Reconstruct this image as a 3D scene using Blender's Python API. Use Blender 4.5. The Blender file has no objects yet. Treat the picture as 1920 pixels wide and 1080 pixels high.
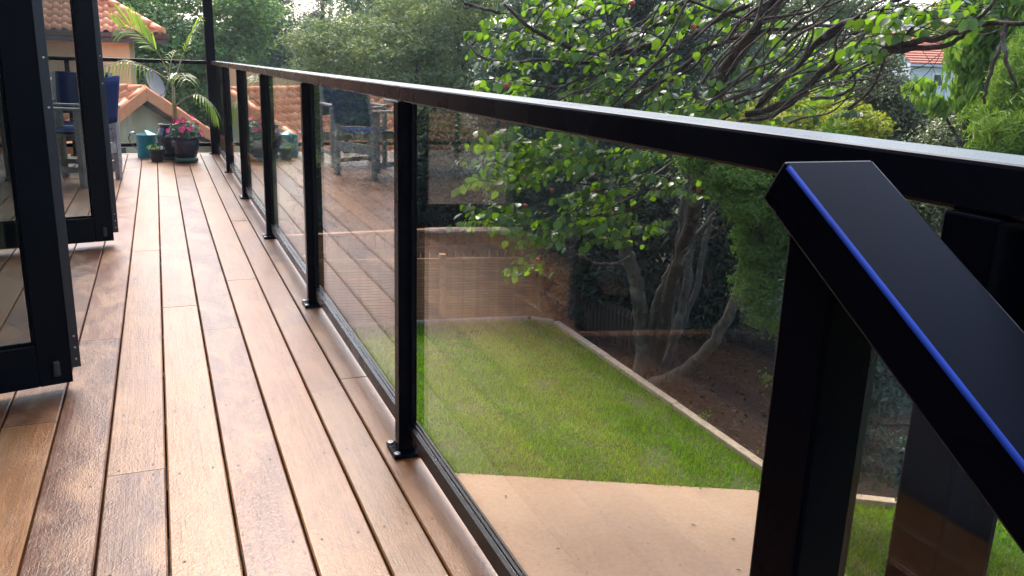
import bpy, bmesh, math, random
import numpy as np
from mathutils import Vector, Matrix
random.seed(7)
RNG = np.random.default_rng(11)
C = bpy.context.scene.collection
SC = bpy.context.scene
rad = math.radians

# ------------------------------------------------------------------ camera, sky, sun, exposure
F, YAW, PITCH, ROLL, H = 1570.835, 0.39846, 0.25992, 0.032205, 1.10
_f = np.array([math.sin(YAW)*math.cos(PITCH), math.cos(YAW)*math.cos(PITCH), -math.sin(PITCH)])
_r0 = np.array([math.cos(YAW), -math.sin(YAW), 0.0]); _u0 = np.cross(_r0, _f)
_r = math.cos(ROLL)*_r0 + math.sin(ROLL)*_u0
_u = -math.sin(ROLL)*_r0 + math.cos(ROLL)*_u0
cam = bpy.data.cameras.new('camera'); cam.sensor_width = 36.0; cam.lens = 36.0*F/1920
cam.clip_start = 0.05; cam.clip_end = 1500
co = bpy.data.objects.new('camera', cam); C.objects.link(co)
co.matrix_world = Matrix(((_r[0], _u[0], -_f[0], 0), (_r[1], _u[1], -_f[1], 0), (_r[2], _u[2], -_f[2], H), (0, 0, 0, 1)))
SC.camera = co

SUN_AZ, SUN_EL = 10.0, 53.0
W = bpy.data.worlds.new("World"); SC.world = W; W.use_nodes = True
wn = W.node_tree.nodes; wl = W.node_tree.links
bg = wn.get('Background') or wn.new('ShaderNodeBackground')
sky = wn.new('ShaderNodeTexSky'); sky.sky_type = 'NISHITA'; sky.sun_disc = False
sky.sun_elevation = rad(SUN_EL); sky.sun_rotation = rad(SUN_AZ)
sky.air_density = 1.0; sky.dust_density = 3.5; sky.ozone_density = 1.0
wl.new(sky.outputs[0], bg.inputs[0]); bg.inputs[1].default_value = 0.15
sun = bpy.data.lights.new('sun', 'SUN'); sun.energy = 1.5; sun.angle = rad(24); sun.color = (1.0, .95, .86)
so = bpy.data.objects.new('sun', sun); C.objects.link(so)
sv = Vector((math.sin(rad(SUN_AZ))*math.cos(rad(SUN_EL)), math.cos(rad(SUN_AZ))*math.cos(rad(SUN_EL)), math.sin(rad(SUN_EL))))
so.rotation_euler = (-sv).to_track_quat('-Z', 'Y').to_euler(); so.location = sv*60
SC.view_settings.view_transform = 'Standard'; SC.view_settings.look = 'None'
SC.view_settings.gamma = 1.0; SC.view_settings.use_curve_mapping = False
SC.view_settings.exposure = 2.0
cy = SC.cycles
cy.max_bounces = 10; cy.transparent_max_bounces = 20; cy.transmission_bounces = 8; cy.glossy_bounces = 5; cy.diffuse_bounces = 4
cy.sample_clamp_indirect = 8.0

# ------------------------------------------------------------------ places: a sight line of the survey to a point at its own distance
def _ray(px, py): return _f + _r*((px-960)/F) - _u*((py-540)/F)
def at_z(px, py, z): d = _ray(px, py); return np.array([0, 0, H]) + d*((z-H)/d[2])
def at_y(px, py, y): d = _ray(px, py); return np.array([0, 0, H]) + d*(y/d[1])
def at_d(px, py, dist): d = _ray(px, py); return np.array([0, 0, H]) + d*(dist/math.hypot(d[0], d[1]))

# ------------------------------------------------------------------ materials
def mat(name):
    m = bpy.data.materials.new(name); m.use_nodes = True
    nt = m.node_tree; nt.nodes.clear()
    return m, nt.nodes, nt.links
def out(n, l, sh, disp=None):
    o = n.new('ShaderNodeOutputMaterial'); l.new(sh, o.inputs[0])
def principled(n, color=None, rough=.5, metal=0, spec=.5):
    p = n.new('ShaderNodeBsdfPrincipled')
    if color: p.inputs['Base Color'].default_value = (*color, 1)
    p.inputs['Roughness'].default_value = rough; p.inputs['Metallic'].default_value = metal
    p.inputs['Specular IOR Level'].default_value = spec
    return p
def noise(n, l, vec, scale, detail=4, rough=.55, dist=0):
    t = n.new('ShaderNodeTexNoise'); t.inputs['Scale'].default_value = scale; t.inputs['Detail'].default_value = detail
    t.inputs['Roughness'].default_value = rough; t.inputs['Distortion'].default_value = dist
    if vec is not None: l.new(vec, t.inputs['Vector'])
    return t.outputs['Fac']
def ramp(n, l, fac, stops):
    r = n.new('ShaderNodeValToRGB'); e = r.color_ramp.elements
    while len(e) < len(stops): e.new(.5)
    for i, (p, c) in enumerate(stops):
        e[i].position = p; e[i].color = (*c, 1) if len(c) == 3 else c
    l.new(fac, r.inputs[0]); return r.outputs[0]
def mapping(n, l, src, scale=(1, 1, 1), loc=None):
    m = n.new('ShaderNodeMapping'); m.inputs['Scale'].default_value = scale; l.new(src, m.inputs[0])
    if loc is not None: l.new(loc, m.inputs['Location'])
    return m.outputs[0]
def mixc(n, l, fac, a, b, mode='MIX'):
    m = n.new('ShaderNodeMix'); m.data_type = 'RGBA'; m.blend_type = mode
    for s, v in ((m.inputs[0], fac), (m.inputs[6], a), (m.inputs[7], b)):
        if isinstance(v, (int, float)): s.default_value = v
        elif isinstance(v, tuple): s.default_value = (*v, 1)
        else: l.new(v, s)
    return m.outputs[2]
def bump(n, l, h, strength, dist=.01, normal=None):
    b = n.new('ShaderNodeBump'); b.inputs['Strength'].default_value = strength; b.inputs['Distance'].default_value = dist
    l.new(h, b.inputs['Height'])
    if normal is not None: l.new(normal, b.inputs['Normal'])
    return b.outputs[0]
def math_(n, l, op, a, b):
    m = n.new('ShaderNodeMath'); m.operation = op
    for s, v in ((m.inputs[0], a), (m.inputs[1], b)):
        if isinstance(v, (int, float)): s.default_value = v
        else: l.new(v, s)
    return m.outputs[0]

def simple(name, color, rough=.6, metal=0, spec=.5, var=.12, scale=30, bmp=.0, bdist=.004, rand=0.0):
    m, n, l = mat(name); tc = n.new('ShaderNodeTexCoord').outputs['Object']
    f = noise(n, l, tc, scale)
    lo = tuple(max(0, c*(1-var)) for c in color); hi = tuple(min(1, c*(1+var)) for c in color)
    col = ramp(n, l, f, [(.3, lo), (.7, hi)])
    if rand:
        oi = n.new('ShaderNodeObjectInfo').outputs['Random']
        v = ramp(n, l, oi, [(0, (1-rand,)*3), (1, (1,)*3)])
        col = mixc(n, l, 1.0, col, v, 'MULTIPLY')
    p = principled(n, None, rough, metal, spec); l.new(col, p.inputs['Base Color'])
    if bmp: l.new(bump(n, l, noise(n, l, tc, scale*2, 5), bmp, bdist), p.inputs['Normal'])
    out(n, l, p.outputs[0]); return m

def deck_material():
    m, n, l = mat('deck_wood'); tc = n.new('ShaderNodeTexCoord').outputs['Object']
    oi = n.new('ShaderNodeObjectInfo').outputs['Random']
    off = n.new('ShaderNodeCombineXYZ'); l.new(math_(n, l, 'MULTIPLY', oi, 37.0), off.inputs[0]); l.new(math_(n, l, 'MULTIPLY', oi, 91.0), off.inputs[1])
    g = mapping(n, l, tc, (26, 1.1, 26), off.outputs[0])
    grain = noise(n, l, g, 2.2, 8, .6, 1.2)
    fine = noise(n, l, mapping(n, l, tc, (160, 5, 160), off.outputs[0]), 1.5, 4, .6)
    blot = noise(n, l, mapping(n, l, tc, (5, 2.2, 5), off.outputs[0]), 1.5, 7, .68, .8)
    base = ramp(n, l, oi, [(0, (.070, .019, .006)), (.25, (.125, .038, .010)), (.5, (.185, .070, .017)), (.75, (.20, .095, .034)), (1, (.10, .034, .012))])
    dark = mixc(n, l, 1.0, base, (.66, .60, .56), 'MULTIPLY')
    col = mixc(n, l, ramp(n, l, grain, [(.36, (0, 0, 0)), (.62, (1, 1, 1))]), dark, base)
    col = mixc(n, l, ramp(n, l, blot, [(.45, (0, 0, 0)), (.7, (.75, .75, .75))]), col, (.235, .125, .062))
    col = mixc(n, l, ramp(n, l, fine, [(.55, (0, 0, 0)), (.72, (.35, .35, .35))]), col, (.11, .05, .03))
    p = principled(n, None, .36, 0, .42); l.new(col, p.inputs['Base Color'])
    # weathered oil film: crinkled and rubbed
    crink = n.new('ShaderNodeTexNoise'); crink.inputs['Scale'].default_value = 95; crink.inputs['Detail'].default_value = 5; crink.inputs['Distortion'].default_value = 1.6
    l.new(mapping(n, l, tc, (1, .55, 1), off.outputs[0]), crink.inputs['Vector'])
    patch = noise(n, l, mapping(n, l, tc, (2.2, .7, 2.2), off.outputs[0]), 1.6, 4)
    hgt = math_(n, l, 'MULTIPLY', crink.outputs['Fac'], ramp(n, l, patch, [(.35, (.25,)*3), (.65, (1,)*3)]))
    hgt = math_(n, l, 'ADD', hgt, math_(n, l, 'MULTIPLY', grain, .30))
    hgt = math_(n, l, 'ADD', hgt, math_(n, l, 'MULTIPLY', fine, .14))
    l.new(bump(n, l, hgt, .8, .0026), p.inputs['Normal'])
    rg = ramp(n, l, blot, [(.3, (.33,)*3), (.7, (.46,)*3)])
    l.new(rg, p.inputs['Roughness'])
    out(n, l, p.outputs[0]); return m

def metal_paint(name, color=(.0014, .0018, .0048), rough=.27, spec=.04):
    m, n, l = mat(name); tc = n.new('ShaderNodeTexCoord').outputs['Object']
    p = principled(n, color, rough, 0, spec)
    l.new(bump(n, l, noise(n, l, tc, 700, 2), .12, .0006), p.inputs['Normal'])
    f = noise(n, l, tc, 6, 4); l.new(ramp(n, l, f, [(.3, (rough-.05,)*3), (.7, (rough+.07,)*3)]), p.inputs['Roughness'])
    out(n, l, p.outputs[0]); return m

def glass_material(name, tint):
    # a pane of real thickness: each face mirrors by Fresnel, the tint is in the pass through
    m, n, l = mat(name)
    geo = n.new('ShaderNodeNewGeometry')
    ior = n.new('ShaderNodeMix'); ior.data_type = 'FLOAT'; l.new(geo.outputs['Backfacing'], ior.inputs[0])
    ior.inputs[2].default_value = 1.44; ior.inputs[3].default_value = 1/1.44
    fr = n.new('ShaderNodeFresnel'); l.new(ior.outputs[0], fr.inputs['IOR'])
    tr = n.new('ShaderNodeBsdfTransparent'); tr.inputs[0].default_value = (*tint, 1)
    gl = n.new('ShaderNodeBsdfGlossy'); gl.inputs['Roughness'].default_value = 0.0; gl.inputs[0].default_value = (1, 1, 1, 1)
    tc = n.new('ShaderNodeTexCoord').outputs['Object']
    nb = n.new('ShaderNodeBump'); nb.inputs['Distance'].default_value = .01; l.new(noise(n, l, tc, 2.2, 1), nb.inputs['Height'])
    l.new(math_(n, l, 'MULTIPLY', math_(n, l, 'SUBTRACT', 1.0, geo.outputs['Backfacing']), .018), nb.inputs['Strength']); l.new(nb.outputs[0], gl.inputs['Normal'])
    mx = n.new('ShaderNodeMixShader'); l.new(fr.outputs[0], mx.inputs[0]); l.new(tr.outputs[0], mx.inputs[1]); l.new(gl.outputs[0], mx.inputs[2])
    out(n, l, mx.outputs[0]); return m

def leaf_material(name, c1, c2, trans=.4, tcol=None, rough=.55, spec=.22):
    m, n, l = mat(name)
    rnd = n.new('ShaderNodeNewGeometry').outputs['Random Per Island']
    oi = n.new('ShaderNodeObjectInfo').outputs['Random']
    rr = math_(n, l, 'FRACT', math_(n, l, 'ADD', rnd, oi), 0)
    tc = n.new('ShaderNodeTexCoord').outputs['Object']
    big = noise(n, l, tc, 0.9, 3)
    col = ramp(n, l, rr, [(0, c1), (1, c2)])
    col = mixc(n, l, ramp(n, l, big, [(.4, (0, 0, 0)), (.65, (.5, .5, .5))]), col, c2)
    p = principled(n, None, rough, 0, spec); l.new(col, p.inputs['Base Color'])
    t = n.new('ShaderNodeBsdfTranslucent')
    if tcol: l.new(ramp(n, l, rr, [(0, tuple(c*.35 for c in tcol)), (.7, tcol), (1, tuple(min(1, c*1.15) for c in tcol))]), t.inputs[0])
    else: l.new(mixc(n, l, .5, col, (1.0, 1.0, .2), 'OVERLAY'), t.inputs[0])
    mx = n.new('ShaderNodeMixShader'); mx.inputs[0].default_value = trans
    l.new(p.outputs[0], mx.inputs[1]); l.new(t.outputs[0], mx.inputs[2])
    out(n, l, mx.outputs[0]); return m

def bark(name, c1, c2, scale=14):
    m, n, l = mat(name); tc = n.new('ShaderNodeTexCoord').outputs['Object']
    v = mapping(n, l, tc, (1, 1, .35)); f = noise(n, l, v, scale, 7, .65, .6)
    lich = noise(n, l, tc, scale*.35, 4)
    col = ramp(n, l, f, [(.3, c1), (.7, c2)])
    col = mixc(n, l, ramp(n, l, lich, [(.55, (0, 0, 0)), (.7, (.5, .5, .5))]), col, (.26, .27, .23))
    p = principled(n, None, .85, 0, .2); l.new(col, p.inputs['Base Color'])
    l.new(bump(n, l, f, 1.0, .06), p.inputs['Normal']); out(n, l, p.outputs[0]); return m

def tile_material():
    m, n, l = mat('terracotta'); tc = n.new('ShaderNodeTexCoord').outputs['Object']
    oi = n.new('ShaderNodeObjectInfo').outputs['Random']
    isl = n.new('ShaderNodeNewGeometry').outputs['Random Per Island']
    r = math_(n, l, 'FRACT', math_(n, l, 'ADD', oi, isl), 0)
    c = ramp(n, l, r, [(0, (.60, .175, .06)), (.5, (.72, .24, .095)), (1, (.78, .31, .15))])
    f = noise(n, l, tc, 9, 5)
    c = mixc(n, l, ramp(n, l, f, [(.5, (0, 0, 0)), (.75, (.3, .3, .3))]), c, (.40, .17, .09))
    p = principled(n, None, .55, 0, .4); l.new(c, p.inputs['Base Color'])
    l.new(bump(n, l, noise(n, l, tc, 60, 3), .2, .004), p.inputs['Normal'])
    out(n, l, p.outputs[0]); return m

def ground_mat(name, stops, scale, bs=.5, bd=.02, rough=.9, fine=6):
    m, n, l = mat(name); tc = n.new('ShaderNodeTexCoord').outputs['Object']
    a = noise(n, l, tc, scale, 7, .62); b = noise(n, l, tc, scale*fine, 5, .6)
    f = math_(n, l, 'ADD', math_(n, l, 'MULTIPLY', a, .6), math_(n, l, 'MULTIPLY', b, .4))
    p = principled(n, None, rough, 0, .3); l.new(ramp(n, l, f, stops), p.inputs['Base Color'])
    l.new(bump(n, l, b, bs, bd), p.inputs['Normal']); out(n, l, p.outputs[0]); return m

M = {}
M['deck'] = deck_material()
M['metal'] = metal_paint('dark_metal')
M['railmetal'] = metal_paint('rail_metal', (.002, .0025, .006), .26, .11)
M['metal2'] = metal_paint('door_metal', (.0022, .0034, .0055), .45)
M['glass'] = glass_material('balustrade_glass', (.945, .955, .945))
M['doorglass'] = glass_material('door_glass', (.56, .59, .58))
M['steel'] = simple('steel', (.45, .45, .45), .3, 1.0)
M['rubber'] = simple('black_plastic', (.012, .012, .014), .5)
M['teak'] = simple('grey_teak', (.25, .24, .225), .75, var=.35, scale=40, bmp=.4, rand=.25)
M['canvas'] = simple('navy_canvas', (.012, .022, .075), 1.0, spec=.05, var=.25, scale=120, bmp=.3)
M['teal'] = simple('teal_metal', (.010, .22, .27), .35, var=.25, scale=18)
M['teal_light'] = simple('teal_inner', (.03, .42, .44), .4, var=.1)
M['pot'] = simple('navy_glaze', (.012, .015, .030), .18, var=.3, scale=12)
M['saucer'] = simple('green_plastic', (.012, .05, .028), .4)
M['soil'] = simple('soil', (.03, .02, .014), .95, bmp=.8, bdist=.01)
M['pink'] = simple('pink_petal', (.75, .02, .17), .5, var=.2)
M['yellow'] = simple('flower_eye', (.8, .7, .2), .5)
M['white'] = simple('white_plastic', (.75, .75, .73), .5)
M['tile'] = tile_material()
M['render_lo'] = simple('olive_render', (.44, .375, .225), .9, var=.12, scale=3, bmp=.3)
M['render_hi'] = simple('cream_render', (.62, .47, .27), .9, var=.06, scale=3, bmp=.3)
M['fascia'] = simple('brown_fascia', (.045, .035, .037), .4)
M['dishgrey'] = simple('dish_grey', (.20, .185, .18), .7, spec=.2)
M['weather'] = simple('weatherboard_white', (.62, .66, .70), .6, var=.05)
M['redtile'] = simple('red_tile', (.42, .12, .065), .8, var=.25, scale=8, rand=.3)
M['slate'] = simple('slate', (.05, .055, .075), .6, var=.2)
M['darkpane'] = simple('dark_pane', (.02, .025, .03), .1)
M['fence'] = simple('fence_timber', (.31, .135, .050), .8, var=.3, scale=14, bmp=.4, rand=.25)
M['fence_dark'] = simple('old_fence', (.055, .035, .024), .9, var=.3, scale=14, rand=.3)
M['sleeper'] = simple('edging_timber', (.40, .30, .20), .85, var=.3, scale=16, bmp=.5, rand=.15)
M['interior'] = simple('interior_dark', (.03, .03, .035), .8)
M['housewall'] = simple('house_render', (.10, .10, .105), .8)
M['soffit'] = simple('soffit', (.12, .11, .10), .8)
M['concrete'] = ground_mat('patio', [(.3, (.27, .165, .10)), (.45, (.37, .235, .15)), (.55, (.405, .265, .17)), (.75, (.48, .33, .225))], .55, .25, .004, .8, 40)
M['lawn'] = ground_mat('lawn_soil', [(.3, (.030, .045, .010)), (.6, (.05, .085, .012)), (.8, (.075, .10, .02))], 1.2, .8, .03, .95, 14)
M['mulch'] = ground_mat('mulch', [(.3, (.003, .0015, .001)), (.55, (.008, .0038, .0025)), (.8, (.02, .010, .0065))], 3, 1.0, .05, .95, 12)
M['earth'] = ground_mat('ground', [(.3, (.02, .03, .012)), (.7, (.045, .06, .02))], .3, .6, .1)
M['grass'] = leaf_material('grass_blade', (.060, .185, .002), (.185, .30, .004), .4, (.26, .56, .006), .5, .2)
M['bark_grey'] = bark('bark_grey', (.034, .028, .023), (.12, .105, .09))
M['bark_brown'] = bark('bark_brown', (.015, .011, .009), (.062, .043, .032))
M['bark_orange'] = bark('bark_orange', (.10, .045, .02), (.28, .13, .055))
M['bark_dark'] = bark('bark_dark', (.02, .017, .015), (.06, .05, .042))
M['puriri'] = leaf_material('leaf_round_clump', (.05, .135, .034), (.14, .25, .055), .3)
M['bluegreen'] = leaf_material('leaf_blue_green', (.065, .115, .075), (.115, .165, .10), .3)
M['kanuka'] = leaf_material('leaf_kanuka', (.046, .090, .036), (.165, .210, .075), .32)
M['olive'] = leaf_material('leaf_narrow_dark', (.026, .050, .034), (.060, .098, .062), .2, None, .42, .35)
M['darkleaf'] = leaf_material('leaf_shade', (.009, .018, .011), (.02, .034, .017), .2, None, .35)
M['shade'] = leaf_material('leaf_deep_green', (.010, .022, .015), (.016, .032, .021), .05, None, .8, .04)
M['brightbush'] = leaf_material('leaf_bright_fine', (.045, .115, .018), (.12, .21, .04), .4)
M['hedge'] = leaf_material('leaf_hedge', (.045, .075, .030), (.14, .155, .062), .25, None, .42, .4)
M['yellowgreen'] = leaf_material('leaf_yellow_green', (.14, .20, .02), (.27, .29, .035), .4)
M['bigleaf'] = leaf_material('leaf_big', (.07, .17, .028), (.17, .27, .04), .45)
M['bamboo'] = leaf_material('leaf_bamboo', (.065, .145, .015), (.14, .22, .03), .4)
M['persimmon'] = leaf_material('leaf_persimmon', (.018, .052, .012), (.060, .120, .018), .5, (.16, .31, .012), .30, .5)
M['palm'] = leaf_material('leaf_palm', (.07, .15, .015), (.17, .25, .025), .5, (.34, .52, .03), .35, .5)
M['palmstem'] = simple('palm_stem', (.22, .17, .06), .5, var=.4, scale=12)
M['potleaf'] = leaf_material('leaf_impatiens', (.02, .06, .02), (.05, .12, .035), .3, None, .3, .6)
M['fruit'] = simple('persimmon_fruit', (.36, .05, .018), .4)

# ------------------------------------------------------------------ mesh helpers
class MB:
    def __init__(s): s.v = []; s.f = []
    def add(s, v, f):
        k = len(s.v); s.v += [tuple(map(float, p)) for p in v]; s.f += [tuple(i+k for i in q) for q in f]; return s
    def box(s, x0, x1, y0, y1, z0, z1, mtx=None):
        v = [Vector((x, y, z)) for z in (z0, z1) for x, y in ((x0, y0), (x1, y0), (x1, y1), (x0, y1))]
        if mtx is not None: v = [mtx @ p for p in v]
        return s.add(v, [(3, 2, 1, 0), (4, 5, 6, 7), (0, 1, 5, 4), (1, 2, 6, 5), (2, 3, 7, 6), (3, 0, 4, 7)])
    def beam(s, a, b, w, h, up=(0, 0, 1)):
        a, b = Vector(a), Vector(b); d = (b-a).normalized(); x = d.cross(Vector(up)).normalized(); z = x.cross(d)
        v = [p + x*sx*w/2 + z*sz*h/2 for p in (a, b) for sx, sz in ((-1, -1), (1, -1), (1, 1), (-1, 1))]
        return s.add(v, [(0, 1, 2, 3), (7, 6, 5, 4), (0, 4, 5, 1), (1, 5, 6, 2), (2, 6, 7, 3), (3, 7, 4, 0)])
    def prism(s, prof, axis, a0, a1):       # profile in the two other axes, extruded along axis
        n = len(prof); v = []
        for a in (a0, a1):
            for p, q in prof: v.append({'y': (p, a, q), 'x': (a, p, q), 'z': (p, q, a)}[axis])
        f = [tuple(range(n)), tuple(range(2*n-1, n-1, -1))] + [(i, i+n, (i+1) % n+n, (i+1) % n) for i in range(n)]
        return s.add(v, f)
    def tube(s, pts, rs, n=6, cap=True):
        pts = [Vector(p) for p in pts]
        if isinstance(rs, (int, float)): rs = [rs]*len(pts)
        x = None; k = len(s.v); m = len(pts)
        for i, p in enumerate(pts):
            d = (pts[min(i+1, m-1)] - pts[max(i-1, 0)])
            d = d.normalized() if d.length > 1e-9 else Vector((0, 0, 1))
            if x is None: x = d.orthogonal().normalized()
            x = (x - d*x.dot(d)); x = x.normalized() if x.length > 1e-6 else d.orthogonal().normalized()
            y = d.cross(x)
            for j in range(n):
                t = 2*math.pi*j/n; q = p + (x*math.cos(t)+y*math.sin(t))*rs[i]; s.v.append(tuple(q))
        for i in range(m-1):
            for j in range(n): s.f.append((k+i*n+j, k+i*n+(j+1) % n, k+(i+1)*n+(j+1) % n, k+(i+1)*n+j))
        if cap: s.f.append(tuple(k+j for j in range(n-1, -1, -1))); s.f.append(tuple(k+(m-1)*n+j for j in range(n)))
        return s
    def lathe(s, prof, n=24, c=(0, 0, 0)):
        k = len(s.v); m = len(prof)
        for r, z in prof:
            for j in range(n):
                t = 2*math.pi*j/n; s.v.append((c[0]+r*math.cos(t), c[1]+r*math.sin(t), c[2]+z))
        for i in range(m-1):
            for j in range(n): s.f.append((k+i*n+j, k+i*n+(j+1) % n, k+(i+1)*n+(j+1) % n, k+(i+1)*n+j))
        s.f.append(tuple(k+j for j in range(n-1, -1, -1))); s.f.append(tuple(k+(m-1)*n+j for j in range(n)))
        return s
    def mesh(s, name, m, smooth=False):
        me = bpy.data.meshes.new(name); me.from_pydata(s.v, [], s.f); me.materials.append(m)
        if smooth: me.polygons.foreach_set('use_smooth', [True]*len(me.polygons))
        me.update(); return me
    def obj(s, name, m, parent=None, smooth=False, bev=0, loc=None):
        return link(name, s.mesh(name, m, smooth), parent, bev, loc)
def link(name, me, parent=None, bev=0, loc=None):
    o = bpy.data.objects.new(name, me); C.objects.link(o)
    if parent is not None: o.parent = parent
    if loc is not None: o.location = loc
    if bev:
        b = o.modifiers.new('bevel', 'BEVEL'); b.width = bev; b.segments = 2; b.limit_method = 'ANGLE'
        b.harden_normals = False
    return o
def thing(name, label, cat, loc=(0, 0, 0), rz=0, group=None):
    o = bpy.data.objects.new(name, None); C.objects.link(o); o.location = loc; o.rotation_euler = (0, 0, rz)
    o.empty_display_size = .2; o['label'] = label; o['category'] = cat
    if group: o['group'] = group
    return o
def tag(o, label=None, cat=None, group=None, kind=None):
    for k, v in (('label', label), ('category', cat), ('group', group), ('kind', kind)):
        if v: o[k] = v
    return o
def copy_tree(o, parent=None):
    c = o.copy(); C.objects.link(c); c.parent = parent
    for ch in list(o.children): copy_tree(ch, c)
    return c
def np_mesh(name, V, Fc, m, smooth=False):
    me = bpy.data.meshes.new(name); nv, nf, k = len(V), len(Fc), Fc.shape[1]
    me.vertices.add(nv); me.vertices.foreach_set('co', np.ascontiguousarray(V, dtype=np.float32).ravel())
    me.loops.add(nf*k); me.loops.foreach_set('vertex_index', np.ascontiguousarray(Fc, dtype=np.int32).ravel())
    me.polygons.add(nf); me.polygons.foreach_set('loop_start', np.arange(0, nf*k, k, dtype=np.int32))
    me.polygons.foreach_set('loop_total', np.full(nf, k, dtype=np.int32))
    if smooth: me.polygons.foreach_set('use_smooth', np.ones(nf, dtype=bool))
    me.materials.append(m); me.update(calc_edges=True); return me
def unit(a): return a/np.maximum(np.linalg.norm(a, axis=-1, keepdims=True), 1e-9)
def leaf_quads(P, N, size, aspect, droop=0.0, fold=.25):
    """leaf blades: P centres, N facing; two folded halves along the midrib (6 verts, 2 quads)"""
    n = len(P); T = unit(np.cross(N, RNG.normal(size=(n, 3))))
    if droop: T = unit(T + np.array([0, 0, -droop]))
    B = unit(np.cross(N, T)); N2 = unit(np.cross(T, B))
    s = np.asarray(size).reshape(-1, 1)*np.ones((n, 1)); w = s*aspect
    a = P - T*s*.5; b = P + T*s*.5
    l0 = P + B*w*.5 + N2*w*fold - T*s*.06; r0 = P - B*w*.5 + N2*w*fold - T*s*.06
    V = np.stack([a, l0, b, r0], 1).reshape(-1, 3)
    i = np.arange(n)*4
    Fc = np.concatenate([np.stack([i, i+1, i+2], 1), np.stack([i, i+2, i+3], 1)])
    return V, Fc
def clump_leaves(blobs, n_clump, clump_r, per, size, aspect, droop=0, up=.5, shell=(.6, 1.05), flat=.75):
    """blobs: (centre, (rx, ry, rz)); clumps sit through each blob's outer volume, leaves through each clump"""
    wts = np.array([b[1][0]*b[1][2] for b in blobs]); wts = wts/wts.sum()
    Ps, Ns = [], []
    for (c, r), w in zip(blobs, wts):
        m = max(3, int(n_clump*w)); d = unit(RNG.normal(size=(m, 3)))
        k = RNG.uniform(shell[0], shell[1], size=(m, 1)); cc = np.asarray(c) + d*k*np.asarray(r)
        cr = clump_r*RNG.uniform(.55, 1.35, size=(m, 1, 1))
        q = unit(RNG.normal(size=(m, per, 3))); q[..., 2] = np.where(RNG.random((m, per)) < .3, q[..., 2], np.abs(q[..., 2]))
        rr = RNG.uniform(.35, 1.0, size=(m, per, 1))**.6
        p = cc[:, None, :] + q*rr*cr*np.array([1, 1, flat])
        nn = unit(q + np.array([0, 0, up]) + RNG.normal(size=(m, per, 3))*.55)
        Ps.append(p.reshape(-1, 3)); Ns.append(nn.reshape(-1, 3))
    P = np.concatenate(Ps); N = np.concatenate(Ns)
    return leaf_quads(P, N, size*RNG.uniform(.65, 1.3, size=len(P)), aspect, droop)
def smooth_path(pts, k=4):
    """Catmull-Rom through the points"""
    p = [np.asarray(q, float) for q in pts]; p = [2*p[0]-p[1]] + p + [2*p[-1]-p[-2]]; o = []
    for i in range(1, len(p)-2):
        for t in np.linspace(0, 1, k, endpoint=False):
            o.append(.5*((2*p[i]) + (-p[i-1]+p[i+1])*t + (2*p[i-1]-5*p[i]+4*p[i+1]-p[i+2])*t*t + (-p[i-1]+3*p[i]-3*p[i+1]+p[i+2])*t**3))
    o.append(p[-2]); return o

# ================================================================== THE SETTING
GZ = -3.0
def sheet(name, poly, z, m, thick=0):
    b = MB(); b.add([(x, y, z) for x, y in poly], [tuple(range(len(poly)))]); return b.obj(name, m)
o = MB().add([(-600, -300, GZ-.06), (600, -300, GZ-.06), (600, 900, GZ-.06), (-600, 900, GZ-.06)], [(0, 1, 2, 3)]).obj('ground', M['earth']); tag(o, kind='structure')
# low hill behind the gardens
hv, hf = [], []
nx, ny = 60, 12
for j in range(ny):
    for i in range(nx):
        x = -260+i*520/(nx-1); y = 62+j*18
        z = GZ-.2 + 7.0*min(1, j/5)**1.3 + 2.0*math.sin(x*.035+1)*min(1, j/5) + 1.0*math.sin(x*.11+y*.05)
        if j == 0: z = GZ-.5
        hv.append((x, y, z))
for j in range(ny-1):
    for i in range(nx-1): a = j*nx+i; hf.append((a, a+1, a+nx+1, a+nx))
tag(MB().add(hv, hf).obj('hillside', M['earth'], smooth=True), kind='structure')

LAWN = [(-3, 10.18), (5.33, 6.11), (4.75, 2.0), (9.0, 2.0), (9.0, 3.72), (7.37, 4.72), (6.05, 5.60), (5.66, 6.45), (5.74, 11.86), (5.55, 12.16), (-3, 13.55)]
PATIO = [(-3, 10.18), (5.33, 6.11), (4.75, 2.0), (4.75, -3), (-3, -3)]
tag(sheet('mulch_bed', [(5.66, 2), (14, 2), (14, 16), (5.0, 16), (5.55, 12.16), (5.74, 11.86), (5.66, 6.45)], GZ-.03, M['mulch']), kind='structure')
tag(sheet('lawn_base', LAWN, GZ, M['lawn']), kind='structure')
pt = MB(); n = len(PATIO)
pt.add([(x, y, z) for z in (GZ-.1, GZ+.012) for x, y in PATIO], [tuple(range(2*n-1, n-1, -1))[::-1]] + [(i, (i+1) % n, (i+1) % n+n, i+n) for i in range(n)])
tag(pt.obj('patio', M['concrete']), kind='structure')

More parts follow.
